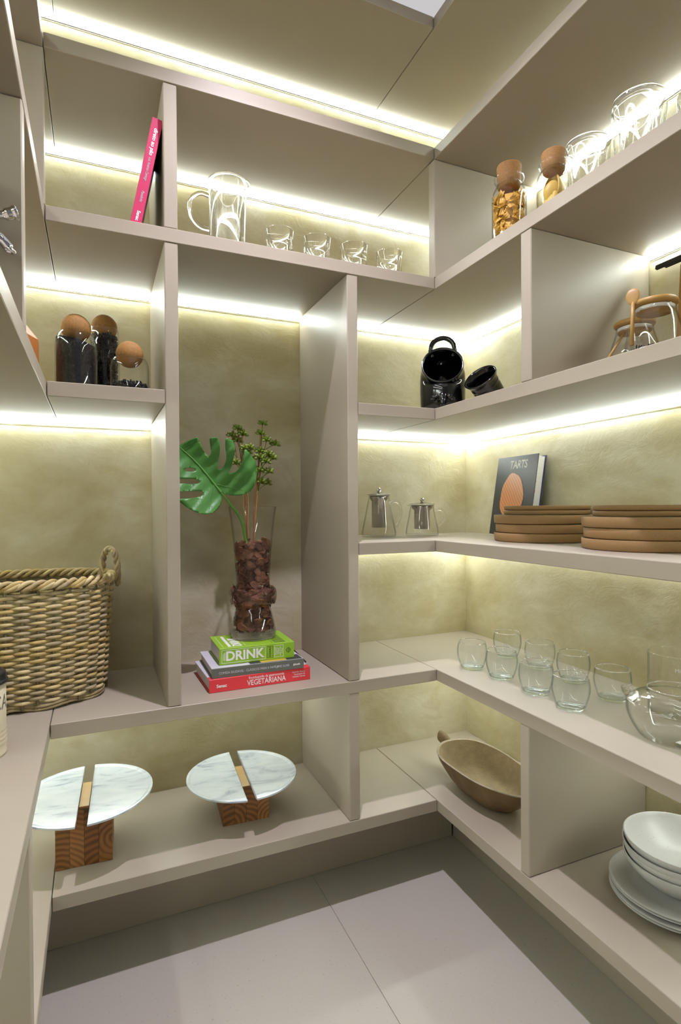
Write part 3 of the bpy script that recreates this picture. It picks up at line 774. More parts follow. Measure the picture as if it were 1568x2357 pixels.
# ------------------------------------------------------------------ vase with bark, monstera leaf and seed-head branches
vase = thing('glass_vase', 'tall waisted clear glass vase with bulging ring, full of bark', 'vase', (-.4880, .1850, VZ+.0004))
vo = spl([(0.0600, 0.0), (0.0628, 0.004), (0.0625, 0.018), (0.0575, 0.045), (0.0505, 0.075), (0.0470, 0.088), (0.0500, 0.0925), (0.0615, 0.0975), (0.0658, 0.106), (0.0665, 0.117), (0.0658, 0.129), (0.0610, 0.138), (0.0500, 0.1435), (0.0470, 0.150), (0.0485, 0.185), (0.0540, 0.260), (0.0610, 0.325), (0.0670, 0.366)], 4)
thick_ends(lathe('vase_body', shell(vo, 0.0026, 0.020), 'jar_glass', vase, segs=72).data, 0.3645)
lathe('vase_foot', [(0, .0006), (.0585, .0006), (.0605, .004), (.0600, .017), (.0585, .0195), (0, .0195)], 'clear_glass', vase, segs=72)
def vr(z):
    for (r0, z0), (r1, z1) in zip(vo[:-1], vo[1:]):
        if z0 <= z <= z1: return r0+(r1-r0)*(z-z0)/max(z1-z0, 1e-6)
    return vo[-1][0]
core = [(0, 0.022)]+[(max(vr(z)-0.014, 0.01), z) for z in [0.022+0.235*k/40 for k in range(41)]]+[(0, 0.257)]
me = lathe_me('bark_mulch', core, 40)
for v in me.vertices:
    q = Vector((random.uniform(-1, 1), random.uniform(-1, 1), random.uniform(-1, 1)))*0.0025; v.co += q
o = link('bark_mulch', me, 'bark_dark', None, vase.location, None, False)
tag(o, 'packed dark bark mulch filling the middle of the glass vase', 'bark', kind='stuff')
chip_meshes = []
for q in range(7):
    bm = bmesh.new(); bmesh.ops.create_icosphere(bm, subdivisions=2, radius=1)
    sx, sy, sz = random.uniform(.011, .017), random.uniform(.007, .010), random.uniform(.0024, .0042); ph = random.uniform(0, 6)
    for v in bm.verts:
        k = 1+0.22*sin(3*v.co.x+ph)*cos(4*v.co.y+ph)+random.uniform(-.10, .10)
        v.co = Vector((math.copysign(abs(v.co.x)**0.7, v.co.x)*sx*k, math.copysign(abs(v.co.y)**0.7, v.co.y)*sy*k, v.co.z*sz*k+0.0015*sin(v.co.x*2.5+ph)))
    me = bpy.data.meshes.new('bark_chip'); bm.to_mesh(me); bm.free(); me.materials.append(MATS[('bark', 'bark_dark', 'bark')[q % 3]])
    chip_meshes.append(me)
nchip = 0
for k in range(230):
    z = 0.028+0.232*(k+random.random())/205 if k < 205 else random.uniform(.252, .268)
    R = vr(z)-0.0075 if k < 205 else (vr(z)-0.010)*sqrt(random.random())
    a = k*2.39996*1.0 if k >= 205 else random.uniform(0, 2*pi)
    o = bpy.data.objects.new('bark_chip', random.choice(chip_meshes)); COL.objects.link(o)
    tilt = random.gauss(0, .35)
    M = Matrix.Rotation(a, 4, 'Z') @ Matrix.Translation((R, 0, z)) @ Matrix.Rotation(pi/2+tilt if k < 205 else tilt, 4, 'Y') @ Matrix.Rotation(random.choice((pi/2, pi/2, 0.4))+random.gauss(0, .4), 4, 'Z')
    o.matrix_world = Matrix.Translation(vase.location) @ M
    tag(o, 'reddish brown bark chip packed inside the glass vase', 'bark chip', 'bark chips in the glass vase')
# two taller upright chips that stick out at the top
for (dx, dy, dz, rz) in ((.030, -.022, .262, .6), (.036, -.010, .258, 1.0), (-.036, -.020, .255, 2.2)):
    o = bpy.data.objects.new('bark_chip', chip_meshes[2]); COL.objects.link(o)
    o.matrix_world = Matrix.Translation(vase.location+Vector((dx, dy, dz))) @ Matrix.Rotation(rz, 4, 'Z') @ Matrix.Rotation(1.25, 4, 'Y') @ Matrix.Scale(1.5, 4)
    tag(o, 'reddish brown bark chip packed inside the glass vase', 'bark chip', 'bark chips in the glass vase')

from mathutils.geometry import delaunay_2d_cdt
LEAF = [(-0.5858, 1.12), (-0.5675, 1.1128), (-0.5473, 1.1105), (-0.5269, 1.1129), (-0.5062, 1.1259), (-0.4955, 1.1538), (-0.4926, 1.1811), (-0.4986, 1.2047), (-0.5123, 1.2219), (-0.5284, 1.2376), (-0.5313, 1.2105), (-0.5393, 1.1885), (-0.5468, 1.1772), (-0.557, 1.1713), (-0.5648, 1.1695), (-0.5671, 1.1751), (-0.5602, 1.1896), (-0.5567, 1.2098), (-0.5549, 1.2332), (-0.5591, 1.2558), (-0.5664, 1.2582), (-0.5804, 1.2612), (-0.5799, 1.2423), (-0.5763, 1.2258), (-0.5752, 1.2026), (-0.5803, 1.1865), (-0.5936, 1.1789), (-0.5965, 1.1855), (-0.5948, 1.2021), (-0.5913, 1.2253), (-0.5931, 1.2451), (-0.5979, 1.2631), (-0.6094, 1.2619), (-0.6198, 1.2611), (-0.6161, 1.2442), (-0.6129, 1.2262), (-0.616, 1.2166), (-0.6222, 1.2144), (-0.6308, 1.2273), (-0.6403, 1.2465), (-0.6466, 1.2642), (-0.661, 1.2587), (-0.6769, 1.2506), (-0.6901, 1.2426), (-0.6989, 1.2345), (-0.7029, 1.2055), (-0.7046, 1.1557), (-0.6902, 1.1536), (-0.6682, 1.1546), (-0.6475, 1.1533), (-0.6408, 1.1478), (-0.646, 1.1419), (-0.6683, 1.1403), (-0.6903, 1.142), (-0.7041, 1.1412), (-0.7036, 1.1194), (-0.6905, 1.1207), (-0.6621, 1.1222), (-0.6381, 1.1223), (-0.6323, 1.1185), (-0.6382, 1.1093), (-0.6654, 1.1033), (-0.6907, 1.1027), (-0.7025, 1.102), (-0.697, 1.0946), (-0.6783, 1.0794), (-0.6562, 1.0669), (-0.6337, 1.0617), (-0.6109, 1.0648), (-0.5944, 1.0762), (-0.585, 1.0978)]
HOLE = [(-0.6822, 1.178), (-0.6759, 1.1827), (-0.6648, 1.1839), (-0.6553, 1.1815), (-0.6515, 1.1777), (-0.6553, 1.1743), (-0.6649, 1.1725), (-0.6759, 1.1733)]
MID = [(-0.5848, 1.1187), (-0.6038, 1.1424), (-0.6296, 1.1749), (-0.6551, 1.2036), (-0.6802, 1.2272), (-0.6927, 1.2396)]
def chaikin(P):
    out = []
    for i in range(len(P)):
        a, b = P[i], P[(i+1) % len(P)]
        out += [(a[0]*.78+b[0]*.22, a[1]*.78+b[1]*.22), (a[0]*.22+b[0]*.78, a[1]*.22+b[1]*.78)]
    return out
def inside(P, x, y):
    c = False; n = len(P)
    for i in range(n):
        (x0, y0), (x1, y1) = P[i], P[(i+1) % n]
        if (y0 > y) != (y1 > y) and x < (x1-x0)*(y-y0)/(y1-y0)+x0: c = not c
    return c
LF, HL = chaikin(LEAF), chaikin(HOLE)
def seg_d(x, z):
    best = 9
    for (a, b) in zip(MID[:-1], MID[1:]):
        dx, dz = b[0]-a[0], b[1]-a[1]; u = max(0, min(1, ((x-a[0])*dx+(z-a[1])*dz)/(dx*dx+dz*dz)))
        best = min(best, math.hypot(x-a[0]-u*dx, z-a[1]-u*dz))
    return best
def leaf_y(x, z):
    d = seg_d(x, z)
    return .138-0.035*min(d/.09, 1.0)**1.5*(1 if True else 0)+0.05*((x+.60)/.1)**2*0.22+0.0025*sin((x*0.75-z*0.66)*190)*min(d/.02, 1)-0.006*max(0, 1-d/.006)*0
pts = [Vector(p) for p in LF]+[Vector(p) for p in HL]
nL, nH = len(LF), len(HL)
edges = [(i, (i+1) % nL) for i in range(nL)]+[(nL+i, nL+(i+1) % nH) for i in range(nH)]
gx = -0.705
while gx < -0.49:
    gz = 1.06
    while gz < 1.266:
        if inside(LF, gx, gz) and not inside(HL, gx, gz): pts.append(Vector((gx+random.uniform(-.0008, .0008), gz+random.uniform(-.0008, .0008))))
        gz += 0.0062
    gx += 0.0062
vv, ee, ff, *_ = delaunay_2d_cdt(pts, edges, [], 0, 1e-6)
tri = []
for f in ff:
    cx = sum(vv[i].x for i in f)/len(f); cz = sum(vv[i].y for i in f)/len(f)
    if inside(LF, cx, cz) and not inside(HL, cx, cz): tri.append(tuple(f))
leaf = thing('monstera_leaf', 'large glossy green split monstera leaf with curved stalk in the vase', 'leaf', (0, 0, 0))
o = pyd('leaf_blade', [(v.x, leaf_y(v.x, v.y), v.y) for v in vv], tri, 'leaf_green', leaf, None, None, True)
md = o.modifiers.new('thick', 'SOLIDIFY'); md.thickness = 0.0012; md.offset = 0
tube('midrib', smooth_path([(x, leaf_y(x, z)-0.0010, z) for x, z in MID], 5), [0.0030-0.0022*i/25 for i in range(26)], 'rib_green', leaf, 8)
for (i, tx, tz) in ((1, -.52, 1.20), (1, -.53, 1.125), (2, -.575, 1.245), (3, -.607, 1.250), (4, -.645, 1.255), (1, -.62, 1.075), (2, -.66, 1.128), (3, -.68, 1.165)):
    a = MID[i] if i else MID[0]; q = [(a[0]+(tx-a[0])*k/6, a[1]+(tz-a[1])*k/6) for k in range(7)]
    if not all(inside(LF, *c_) and not inside(HL, *c_) for c_ in q): continue
    tube('side_vein', [(x, leaf_y(x, z)-0.0007, z) for x, z in q], [0.0011-0.0001*k for k in range(7)], 'leaf_green', leaf, 6)
tube('stalk', smooth_path([(-.5848, leaf_y(-.5848, 1.1187)+.001, 1.1187), (-.5700, .147, 1.1025), (-.5520, .156, 1.0815), (-.5320, .164, 1.0575), (-.5200, .168, 1.0300), (-.5125, .172, .9950), (-.5075, .173, .9660), (-.5040, .175, .9420)], 6), [0.0032+0.0017*i/42 for i in range(43)], 'petiole_green', leaf, 10)

# seed-head branches
bm = bmesh.new(); bmesh.ops.create_icosphere(bm, subdivisions=2, radius=1); pod = bpy.data.meshes.new('pod')
for v in bm.verts:
    k = (v.co.z+1)/2; w = sin(pi*min(1, max(0, k))**0.8)*0.9+0.12*(1-k)
    v.co = Vector((v.co.x*0.0040*(0.35+w*0.65), v.co.y*0.0040*(0.35+w*0.65), k*0.0135))
bm.to_mesh(pod); bm.free()
def seed_head(parent, c, s=1.0, n=13):
    g = Geo()
    for k in range(n):
        zz = 1-1.5*(k+0.5)/n; a = k*2.39996; rr = sqrt(max(0, 1-zz*zz)); d = Vector((rr*cos(a), rr*sin(a), zz*0.8+0.25)).normalized()
        M = Matrix.Translation(Vector(c)+d*0.004*s) @ d.to_track_quat('Z', 'Y').to_matrix().to_4x4() @ Matrix.Scale(s*random.uniform(.85, 1.12), 4)
        g.add_me(pod, M)
    return g.obj('seed_head', 'pod_green', parent)
ROSL = [(-.525, 1.2997), (-.5393, 1.2814), (-.5126, 1.2844), (-.5235, 1.2681), (-.5397, 1.241), (-.5075, 1.244), (-.4931, 1.2463), (-.5293, 1.2027), (-.4968, 1.2355)]
ROSR = [(-.4479, 1.3205), (-.4599, 1.2887), (-.4434, 1.2697), (-.4117, 1.2619), (-.4603, 1.2385), (-.44, 1.2302), (-.4233, 1.2199), (-.4641, 1.2187), (-.4457, 1.2084), (-.4626, 1.1829), (-.4367, 1.1798), (-.4573, 1.1525), (-.4369, 1.1474)]
for lb, ros, foot, mids in (('bunch of green seed-head stems behind the monstera leaf', ROSL, (-.4955, .205, .945), [(-.5032, 1.111), (-.4960, 1.111), (-.5090, 1.111)]),
                            ('taller bunch of green seed-head stems next to the monstera leaf', ROSR, (-.4830, .200, .945), [(-.4759, 1.111), (-.4690, 1.111), (-.4640, 1.1328)])):
    t = thing('seed_head_branch', lb, 'branch', (0, 0, 0), group='seed-head branches in the vase')
    ys = {}
    for i, (x, z) in enumerate(ros):
        y = .205+random.uniform(-.014, .014); ys[i] = y
        seed_head(t, (x, y, z), random.uniform(.92, 1.12), 14)
    for q, m in enumerate(mids):
        tops = ros[q::3]; tops = sorted(tops, key=lambda r: -r[1])
        tx, tz = tops[0]; yy = .203+.004*q
        main = smooth_path([foot, (foot[0]+(m[0]-foot[0])*.5, yy, (foot[2]+m[1])/2), (m[0], yy, m[1]), (m[0]+(tx-m[0])*.55, yy, m[1]+(tz-m[1])*.55), (tx, ys[ros.index((tx, tz))], tz)], 7)
        tube('stem', main, [0.0026-0.0014*i/28 for i in range(29)], 'twig' if q else 'twig_red', t, 8)
        for (sx, sz) in tops[1:]:
            near = min(main, key=lambda p_: abs(p_.z-(sz-.035))); yb = ys[ros.index((sx, sz))]
            tube('twig', smooth_path([near, (near.x+(sx-near.x)*.45, (near.y+yb)/2, near.z+(sz-near.z)*.62), (sx, yb, sz)], 4), 0.0011, 'pod_green', t, 6)
    if lb.startswith('bunch'): box('price_tag', foot[0]-.004, foot[0]+.004, .196, .1966, .962, .980, 'sticker', t, 0)

# ------------------------------------------------------------------ marble cake stands
def cake_stand(lb, cx, cy, rz, zp_, ridge, R):
    t = thing('cake_stand', lb, 'cake stand', (cx, cy, S6+.0004), (0, 0, rz), group='marble cake stands')
    W = .124; n = 4; hb = zp_-.009
    blk = bpy.data.objects.new('block', None); COL.objects.link(blk); blk.parent = t
    for k in range(n):
        x0 = -W/2+W*k/n
        me = box_me('stave', 0, W/n-.0003, 0, W, 0, hb, 0.0006)
        o = link('stave', me, 'stave_'+'abca'[(k+(0 if R > .155 else 2)) % 4], blk, (x0, -W/2, 0))
        dv = Vector((random.uniform(-.05, .05), 0.0, random.uniform(-.06, .06)))   # shift the grain centre of every stave
        for v in me.vertices: v.co += dv
        o.location = Vector((x0, -W/2, 0))-dv
    rd = box('ridge', -.0108, .0108, -W/2, W/2, hb+.0002, ridge, 'stave_b', t, 0.0008)
    box('ridge_top', -.0107, .0107, -W/2+.0002, W/2-.0002, ridge, ridge+.0012, 'stave_light', t, 0.0003)
    gap = .0125
    for s in (-1, 1):
        N = 48; a0 = math.asin(gap/R)
        out = [(R*cos(-pi/2+a0+(pi-2*a0)*i/N), R*sin(-pi/2+a0+(pi-2*a0)*i/N)) for i in range(N+1)]
        # profile: thin slab with a raised lip on the round edge
        def ring(k): return [(s*(gap+(x-gap)*k), y*k if k < 1 else y) for x, y in out]
        lay = [([(s*(gap+max(0, x-gap)*(1-.02/R)), y*(1-.02/R)) for x, y in out], hb+.0006), ([(s*x, y) for x, y in out], zp_-.0030), ([(s*x, y) for x, y in out], zp_+.0012)]
        inn = [(s*(gap+max(0, x-gap)*(1-.006/R)), y*(1-.006/R)) for x, y in out]
        inn2 = [(s*(gap+max(0, x-gap)*(1-.012/R)), y*(1-.012/R)) for x, y in out]
        lay += [(inn, zp_+.0012), (inn2, zp_-.0012)]
        vs, fs = [], []; m = N+1
        for P, z in lay: vs += [(x, y, z) for x, y in P]
        for l in range(4):
            for i in range(N): fs.append((l*m+i, l*m+i+1, (l+1)*m+i+1, (l+1)*m+i))
            fs.append((l*m+N, l*m, (l+1)*m, (l+1)*m+N))
        fs.append(tuple(range(m-1, -1, -1))); fs.append(tuple(4*m+i for i in range(m)))
        o = pyd('marble_half', vs, fs, 'marble', t); fixn(o.data)
    return t
cake_stand('taller marble cake stand on wooden block, partly hidden by the side shelf', -.9210, .1520, radians(-2.8), .1430, .1400, .156)
cake_stand('lower marble cake stand on wooden block, near the shelf divider', -.5260, .1750, radians(-3.4), .1025, .0960, .150)
# ------------------------------------------------------------------ black ceramics on the corner shelf
def rings_mesh(name, secs, mat, parent, segs=48, M=None):
    """loft: secs = list of (centre Vector, u Vector, v Vector) giving ellipse axes; first and last are closed with fans"""
    vs, fs = [], []
    for c, u, v in secs:
        for k in range(segs):
            t = 2*pi*k/segs; vs.append(Vector(c)+Vector(u)*cos(t)+Vector(v)*sin(t))
    for i in range(len(secs)-1):
        a, b = i*segs, (i+1)*segs
        for k in range(segs): k2 = (k+1) % segs; fs.append((a+k, a+k2, b+k2, b+k))
    n = len(vs); vs += [Vector(secs[0][0]), Vector(secs[-1][0])]
    for k in range(segs):
        k2 = (k+1) % segs; fs.append((n, k2, k)); fs.append((n+1, (len(secs)-1)*segs+k, (len(secs)-1)*segs+k2))
    o = pyd(name, vs, fs, mat, parent, None, None, True); fixn(o.data); return o
t = thing('salt_pig', 'black glazed ceramic salt pig with hooded opening and loop handle', 'salt pig', (.076, .076, S3+.0004), (0, 0, -0.594))
path = [(0.0, 0.0, 0, .056), (0.0, .003, 0, .062), (0.0, .010, 0, .0655), (0.0, .03, 0, .067), (0.0, .06, 0, .068), (0.0, .080, 4, .068), (0.001, .097, 14, .068), (0.0, .110, 28, .0675), (-.006, .121, 43, .066), (-.016, .128, 56, .063), (-.028, .132, 65, .0605), (-.038, .136, 68, .0600), (-.044, .1385, 68, .0620)]
def sec(y, z, td, r, dr=0.0):
    td = radians(td); return (Vector((0, y, z)), Vector((r+dr, 0, 0)), Vector((0, cos(td), sin(td)))*(r+dr))
secs = [sec(*q) for q in path]
inner = [sec(-.0455, .1390, 68, .0590), sec(-.044, .1383, 68, .0562)]+[sec(y, z, td, r, -0.0055) for y, z, td, r in reversed(path[3:12])]
rings_mesh('pig_body', secs+inner, 'black_ceramic', t, 64)
tube('pig_handle', smooth_path([(-.030, -.012, .168), (-.0355, -.010, .190), (-.031, -.008, .210), (-.018, -.006, .223), (0, -.006, .2275), (.018, -.006, .223), (.031, -.008, .210), (.0355, -.010, .190), (.030, -.012, .168)], 6), 0.0072, 'black_ceramic', t, 16)
g = Geo()
bm = bmesh.new(); bmesh.ops.create_uvsphere(bm, u_segments=20, v_segments=14, radius=1); sph = bpy.data.meshes.new('s'); bm.to_mesh(sph); bm.free()
for c, s in (((0, -.068, .036), (.013, .010, .017)), ((0, -.071, .020), (.010, .010, .018)), ((-.020, -.066, .040), (.010, .006, .005)), ((-.026, -.064, .034), (.009, .005, .004)), ((.020, -.066, .040), (.009, .006, .008)), ((.028, -.063, .032), (.008, .005, .005)), ((-.017, -.067, .026), (.006, .005, .004))):
    g.add_me(sph, Matrix.Translation(c) @ Matrix.Diagonal((*s, 1)))
g.obj('relief', 'black_ceramic', t)
n = Vector((-.72, -.21, .66)).normalized()
t = thing('ceramic_crock', 'small black glazed ceramic pot lying tilted beside the salt pig', 'pot', (0, 0, 0))
q = n.to_track_quat('Z', 'Y'); oc = Vector((.120, -.0490, 1.0779+.3640)); Hc = .092
base = oc-n*Hc
t.location = base; t.rotation_mode = 'QUATERNION'; t.rotation_quaternion = q
lathe('pot_body', shell(spl([(.034, 0), (.039, .003), (.041, .02), (.0415, .046), (.0410, .060), (.0425, .066), (.0420, .070), (.0445, .081), (.0505, Hc)], 4), .006, .008), 'black_ceramic', t, segs=64)
# settle it on the shelf
lowest = min((t.location+q @ Vector(v.co)).z for v in t.children[0].data.vertices)
t.location.z += S3+.0005-lowest

# ------------------------------------------------------------------ pasta jars and double-walled glasses on the upper right shelf
def cork_jar(lb, x, y, r, h, hc):
    t = thing('cork_stopper_jar', lb, 'jar', (x, y, S2+.0004), group='cork stopper jars')
    rn = r*0.70
    lathe('glass_body', shell(spl([(r-.005, 0), (r-.001, .003), (r, .012), (r, h*.4), (r, h*.70), (r*.96, h*.78), (rn+.004, h*.865), (rn, h*.90), (rn+.002, h*.93), (r*.86, h*.965), (r*.87, h)], 4), .0018, .004), 'jar_glass', t, segs=64)
    lathe('stopper', [(0, h*.84), (rn-.006, h*.84), (rn-.0025, h*.87), (rn-.0015, h*.95), (rn+.001, h+hc-.004), (rn-.001, h+hc), (0, h+hc)], 'cork_pale', t, segs=40)
    return t
cork_jar('tall cork-stoppered glass jar full of bow-tie pasta', .090, -.2083, .0435, .1900, .0300)
cork_jar('shorter cork-stoppered glass jar with large pasta shells', .090, -.3617, .0385, .1400, .0260)
# bow-tie pasta
def farfalle():
    nx, ny = 9, 7; vs = []
    for i in range(nx):
        u = -1+2*i/(nx-1)
        for k in range(ny):
            v = -1+2*k/(ny-1)
            w = 0.0030+0.0052*abs(u)**0.9
            x = u*0.0135+(0.0007*(-1)**k if i in (0, nx-1) else 0); y = v*w
            z = 0.0022*cos(v*pi*2.0)*(1-abs(u))*1.2+0.0009*sin(u*3+v)
            vs.append((x, y, z))
    fs = [(i*ny+k, i*ny+k+1, (i+1)*ny+k+1, (i+1)*ny+k) for i in range(nx-1) for k in range(ny-1)]
    n = len(vs); vs2 = vs+[(x, y, z-0.0011) for x, y, z in vs]; fs2 = fs+[tuple(reversed([q+n for q in f])) for f in fs]
    rim = [k for k in range(ny)]+[i*ny+ny-1 for i in range(1, nx)]+[(nx-1)*ny+k for k in range(ny-2, -1, -1)]+[i*ny for i in range(nx-2, 0, -1)]
    for a, b in zip(rim, rim[1:]+rim[:1]): fs2.append((a, b, b+n, a+n))
    me = bpy.data.meshes.new('bow_tie_pasta'); me.from_pydata(vs2, [], fs2); me.update(); fixn(me); me.materials.append(MATS['pasta'])
    for p in me.polygons: p.use_smooth = True
    return me
ff_me = farfalle()
C0 = Vector((.090, -.2083, S2+.0004))
for k in range(150):
    z = .012+.128*(k+random.random())/132 if k < 132 else random.uniform(.136, .150); a = random.uniform(0, 2*pi)
    R = (.0435-.0085) if k < 132 else .030*sqrt(random.random())
    o = bpy.data.objects.new('bow_tie_pasta', ff_me); COL.objects.link(o)
    M = Matrix.Rotation(a, 4, 'Z') @ Matrix.Translation((R, 0, z)) @ Matrix.Rotation(pi/2+random.gauss(0, .30) if k < 132 else random.gauss(0, .5), 4, 'Y') @ Matrix.Rotation(random.uniform(0, pi), 4, 'Z') @ Matrix.Scale(1.12, 4)
    o.matrix_world = Matrix.Translation(C0) @ M
    tag(o, 'golden bow-tie pasta piece inside the tall stoppered jar', 'pasta', 'bow-tie pasta in the tall jar')
o = lathe('pasta_fill', [(0, .008), (.030, .008), (.030, .136), (0, .138)], 'pasta', None, C0, segs=20)
tag(o, 'mass of bow-tie pasta in the middle of the tall jar', 'pasta', kind='stuff')
# large shells: curved conical sheets
def shell_pasta():
    nu, nv = 10, 10; vs = []
    for i in range(nu):
        u = i/(nu-1)
        w = 0.0240*sin(pi*(0.06+0.88*u))**0.9+0.001
        for k in range(nv):
            a = -1.75+3.5*k/(nv-1)
            vs.append((w*sin(a), -w*cos(a)*0.62+0.006, (u-.5)*0.066))
    fs = [(i*nv+k, i*nv+k+1, (i+1)*nv+k+1, (i+1)*nv+k) for i in range(nu-1) for k in range(nv-1)]
    me = bpy.data.meshes.new('pasta_shell'); me.from_pydata(vs, [], fs); me.update(); me.materials.append(MATS['pasta_pale'])
    for p in me.polygons: p.use_smooth = True
    return me
sh_me = shell_pasta()
C1 = Vector((.090, -.3617, S2+.0004))
for k, (a, z, R, tx) in enumerate([(-2.5, .040, .011, .15), (-1.1, .042, .011, -.2), (.2, .041, .011, .15), (1.5, .040, .011, .1), (2.7, .041, .011, -.1), (-1.9, .074, .006, .3), (-.3, .078, .007, -.25), (1.3, .076, .006, .25)]):
    o = bpy.data.objects.new('pasta_shell', sh_me); COL.objects.link(o)
    o.matrix_world = Matrix.Translation(C1) @ Matrix.Rotation(a+pi/2, 4, 'Z') @ Matrix.Translation((0, -R, z)) @ Matrix.Rotation(tx, 4, 'Y')
    md = o.modifiers.new('thick', 'SOLIDIFY'); md.thickness = 0.0016
    tag(o, 'large pale pasta shell inside the shorter stoppered jar', 'pasta', 'large pasta shells in the shorter jar')
def double_glass(lb, x, y, r, h):
    t = thing('double_wall_glass', lb, 'drinking glass', (x, y, S2+.0004), group='double-walled glasses')
    lathe('outer_wall', shell(spl([(r*.74, 0), (r*.80, .003), (r*.86, h*.2), (r*.93, h*.55), (r, h*.86), (r*1.0, h*.94), (r*.97, h)], 5), .0020, .005), 'jar_glass', t, segs=72, rfun=lambda i, a: 1+0.010*sin(3*a+i*.13)+0.006*sin(5*a)); thick_ends(t.children[0].data, h*.965, h*.10)
    lathe('inner_wall', shell(spl([(r*.50, h*.14), (r*.60, h*.17), (r*.70, h*.4), (r*.78, h*.68), (r*.90, h*.94)], 5), .0018, h*.17), 'tumbler_glass', t, segs=64, rfun=lambda i, a: 1+0.016*sin(4*a+i*.2))
double_glass('double-walled tumbler next to the shell pasta jar', .090, -.4595, .0455, .128)
double_glass('larger double-walled tumbler further from the pasta jars', .090, -.5835, .0495, .138)
t = thing('glass_cup', 'low clear glass cup cut off by the picture edge on the upper shelf', 'cup', (.100, -.705, S2+.0004))
lathe('cup_body', shell(spl([(.030, 0), (.034, .003), (.039, .03), (.042, .075)], 4), .002, .005), 'clear_glass', t, segs=56)

# ------------------------------------------------------------------ bamboo-lid jars, board and utensil on the right middle shelf
def spoon(parent, p0, p1, bowl_at_top=True):
    p0, p1 = Vector(p0), Vector(p1); d = (p1-p0); ln = d.length
    s = bpy.data.objects.new('spoon', None); COL.objects.link(s); s.parent = parent
    s.location = p0; s.rotation_mode = 'QUATERNION'; s.rotation_quaternion = d.to_track_quat('Z', 'Y')
    tube('spoon_handle', [(0, 0, 0), (0, 0, ln*.5), (0, 0, ln*.78)], [.0042, .0036, .0034], 'bamboo', s, 10, flat=.8)
    me = lathe_me('spoon_bowl', spl([(0, -.018), (.008, -.013), (.0125, 0), (.010, .012), (0, .018)], 4), 24)
    for v in me.vertices: v.co = Vector((v.co.x, v.co.y*.28+0.10*(v.co.x**2)/.012, v.co.z))
    link('spoon_bowl', me, 'bamboo', s, (0, 0, ln*.88), None, True)
def bamboo_jar(lb, x, y, sc, filled):
    t = thing('bamboo_lid_jar', lb, 'jar', (x, y, S3+.0004), group='bamboo lid jars')
    pr = [(r*sc, z*sc) for r, z in [(.048, 0), (.053, .003), (.056, .010), (.054, .03), (.048, .062), (.041, .085), (.0375, .096), (.0370, .106)]]
    lathe('glass_body', shell(spl(pr, 4), .0018, .004), 'jar_glass', t, segs=64)
    lathe('lid', [(0, .096*sc), (.033*sc, .096*sc), (.0335*sc, .1085*sc), (.0395*sc, .1090*sc), (.0415*sc, .1120*sc), (.0410*sc, .1160*sc), (.039*sc, .1185*sc), (0, .1190*sc)], 'bamboo', t, segs=56)
    lathe('seal', [(.0335*sc, .0985*sc), (.0350*sc, .0990*sc), (.0350*sc, .1050*sc), (.0335*sc, .1055*sc), (.0335*sc, .0985*sc)], 'paper', t, segs=48)
    if filled:
        g = Geo(); bm = bmesh.new(); bmesh.ops.create_icosphere(bm, subdivisions=1, radius=1); b = bpy.data.meshes.new('b'); bm.to_mesh(b); bm.free()
        for k in range(300):
            a = random.uniform(0, 2*pi); rr = .050*sqrt(random.random()) if k % 2 else .0515
            zz = random.uniform(.009, .022) if k % 2 == 0 else .021+random.uniform(-.003, .005)
            if k % 2 == 0: rr = .052-(zz-.008)*.12-.003
            M = Matrix.Translation((rr*cos(a), rr*sin(a), zz)) @ Euler((random.uniform(0, 6),)*3).to_matrix().to_4x4() @ Matrix.Diagonal((random.uniform(.003, .006), .0016, .0014, 1))
            g.add_me(b, M)
        g.add_me(lathe_me('c', [(0, .006), (.047, .006), (.047, .018), (0, .019)], 24))
        tag(g.obj('loose_tea', 'tea_leaf', t), 'dark dried tea leaves', kind='stuff')
    return t
t = bamboo_jar('bamboo-lidded glass jar with dark tea leaves, in front of its twin', .118, -.5965, 1.0, True)
spoon(t, (-.052, .010, .030), (-.040, .016, .140))
t = bamboo_jar('bamboo-lidded glass jar with a leaning wooden stick, nearer the divider', .190, -.4937, 1.0, False)
spoon(t, (-.020, .006, .100), (-.066, .034, .010))
t = thing('chopping_board', 'upright honey-coloured wooden board at the picture edge behind the jars', 'board', (.335, -.478, S3+.002), (0, radians(4.5), 0))
me = box_me('board_slab', 0, .018, -.22, 0, 0, .282, .004); link('board_slab', me, 'bamboo_dark', t)
t = thing('black_utensil', 'flat black utensil end jutting out under the light strip', 'utensil', (.330, -.440, S3+.282), (radians(-14), 0, radians(-90)))
box('utensil_handle', 0, .26, -.004, .004, -.006, .004, 'black_metal', t, .001)
box('utensil_tab', .024, .26, -.004, .004, -.0105, -.006, 'black_metal', t, .0006)

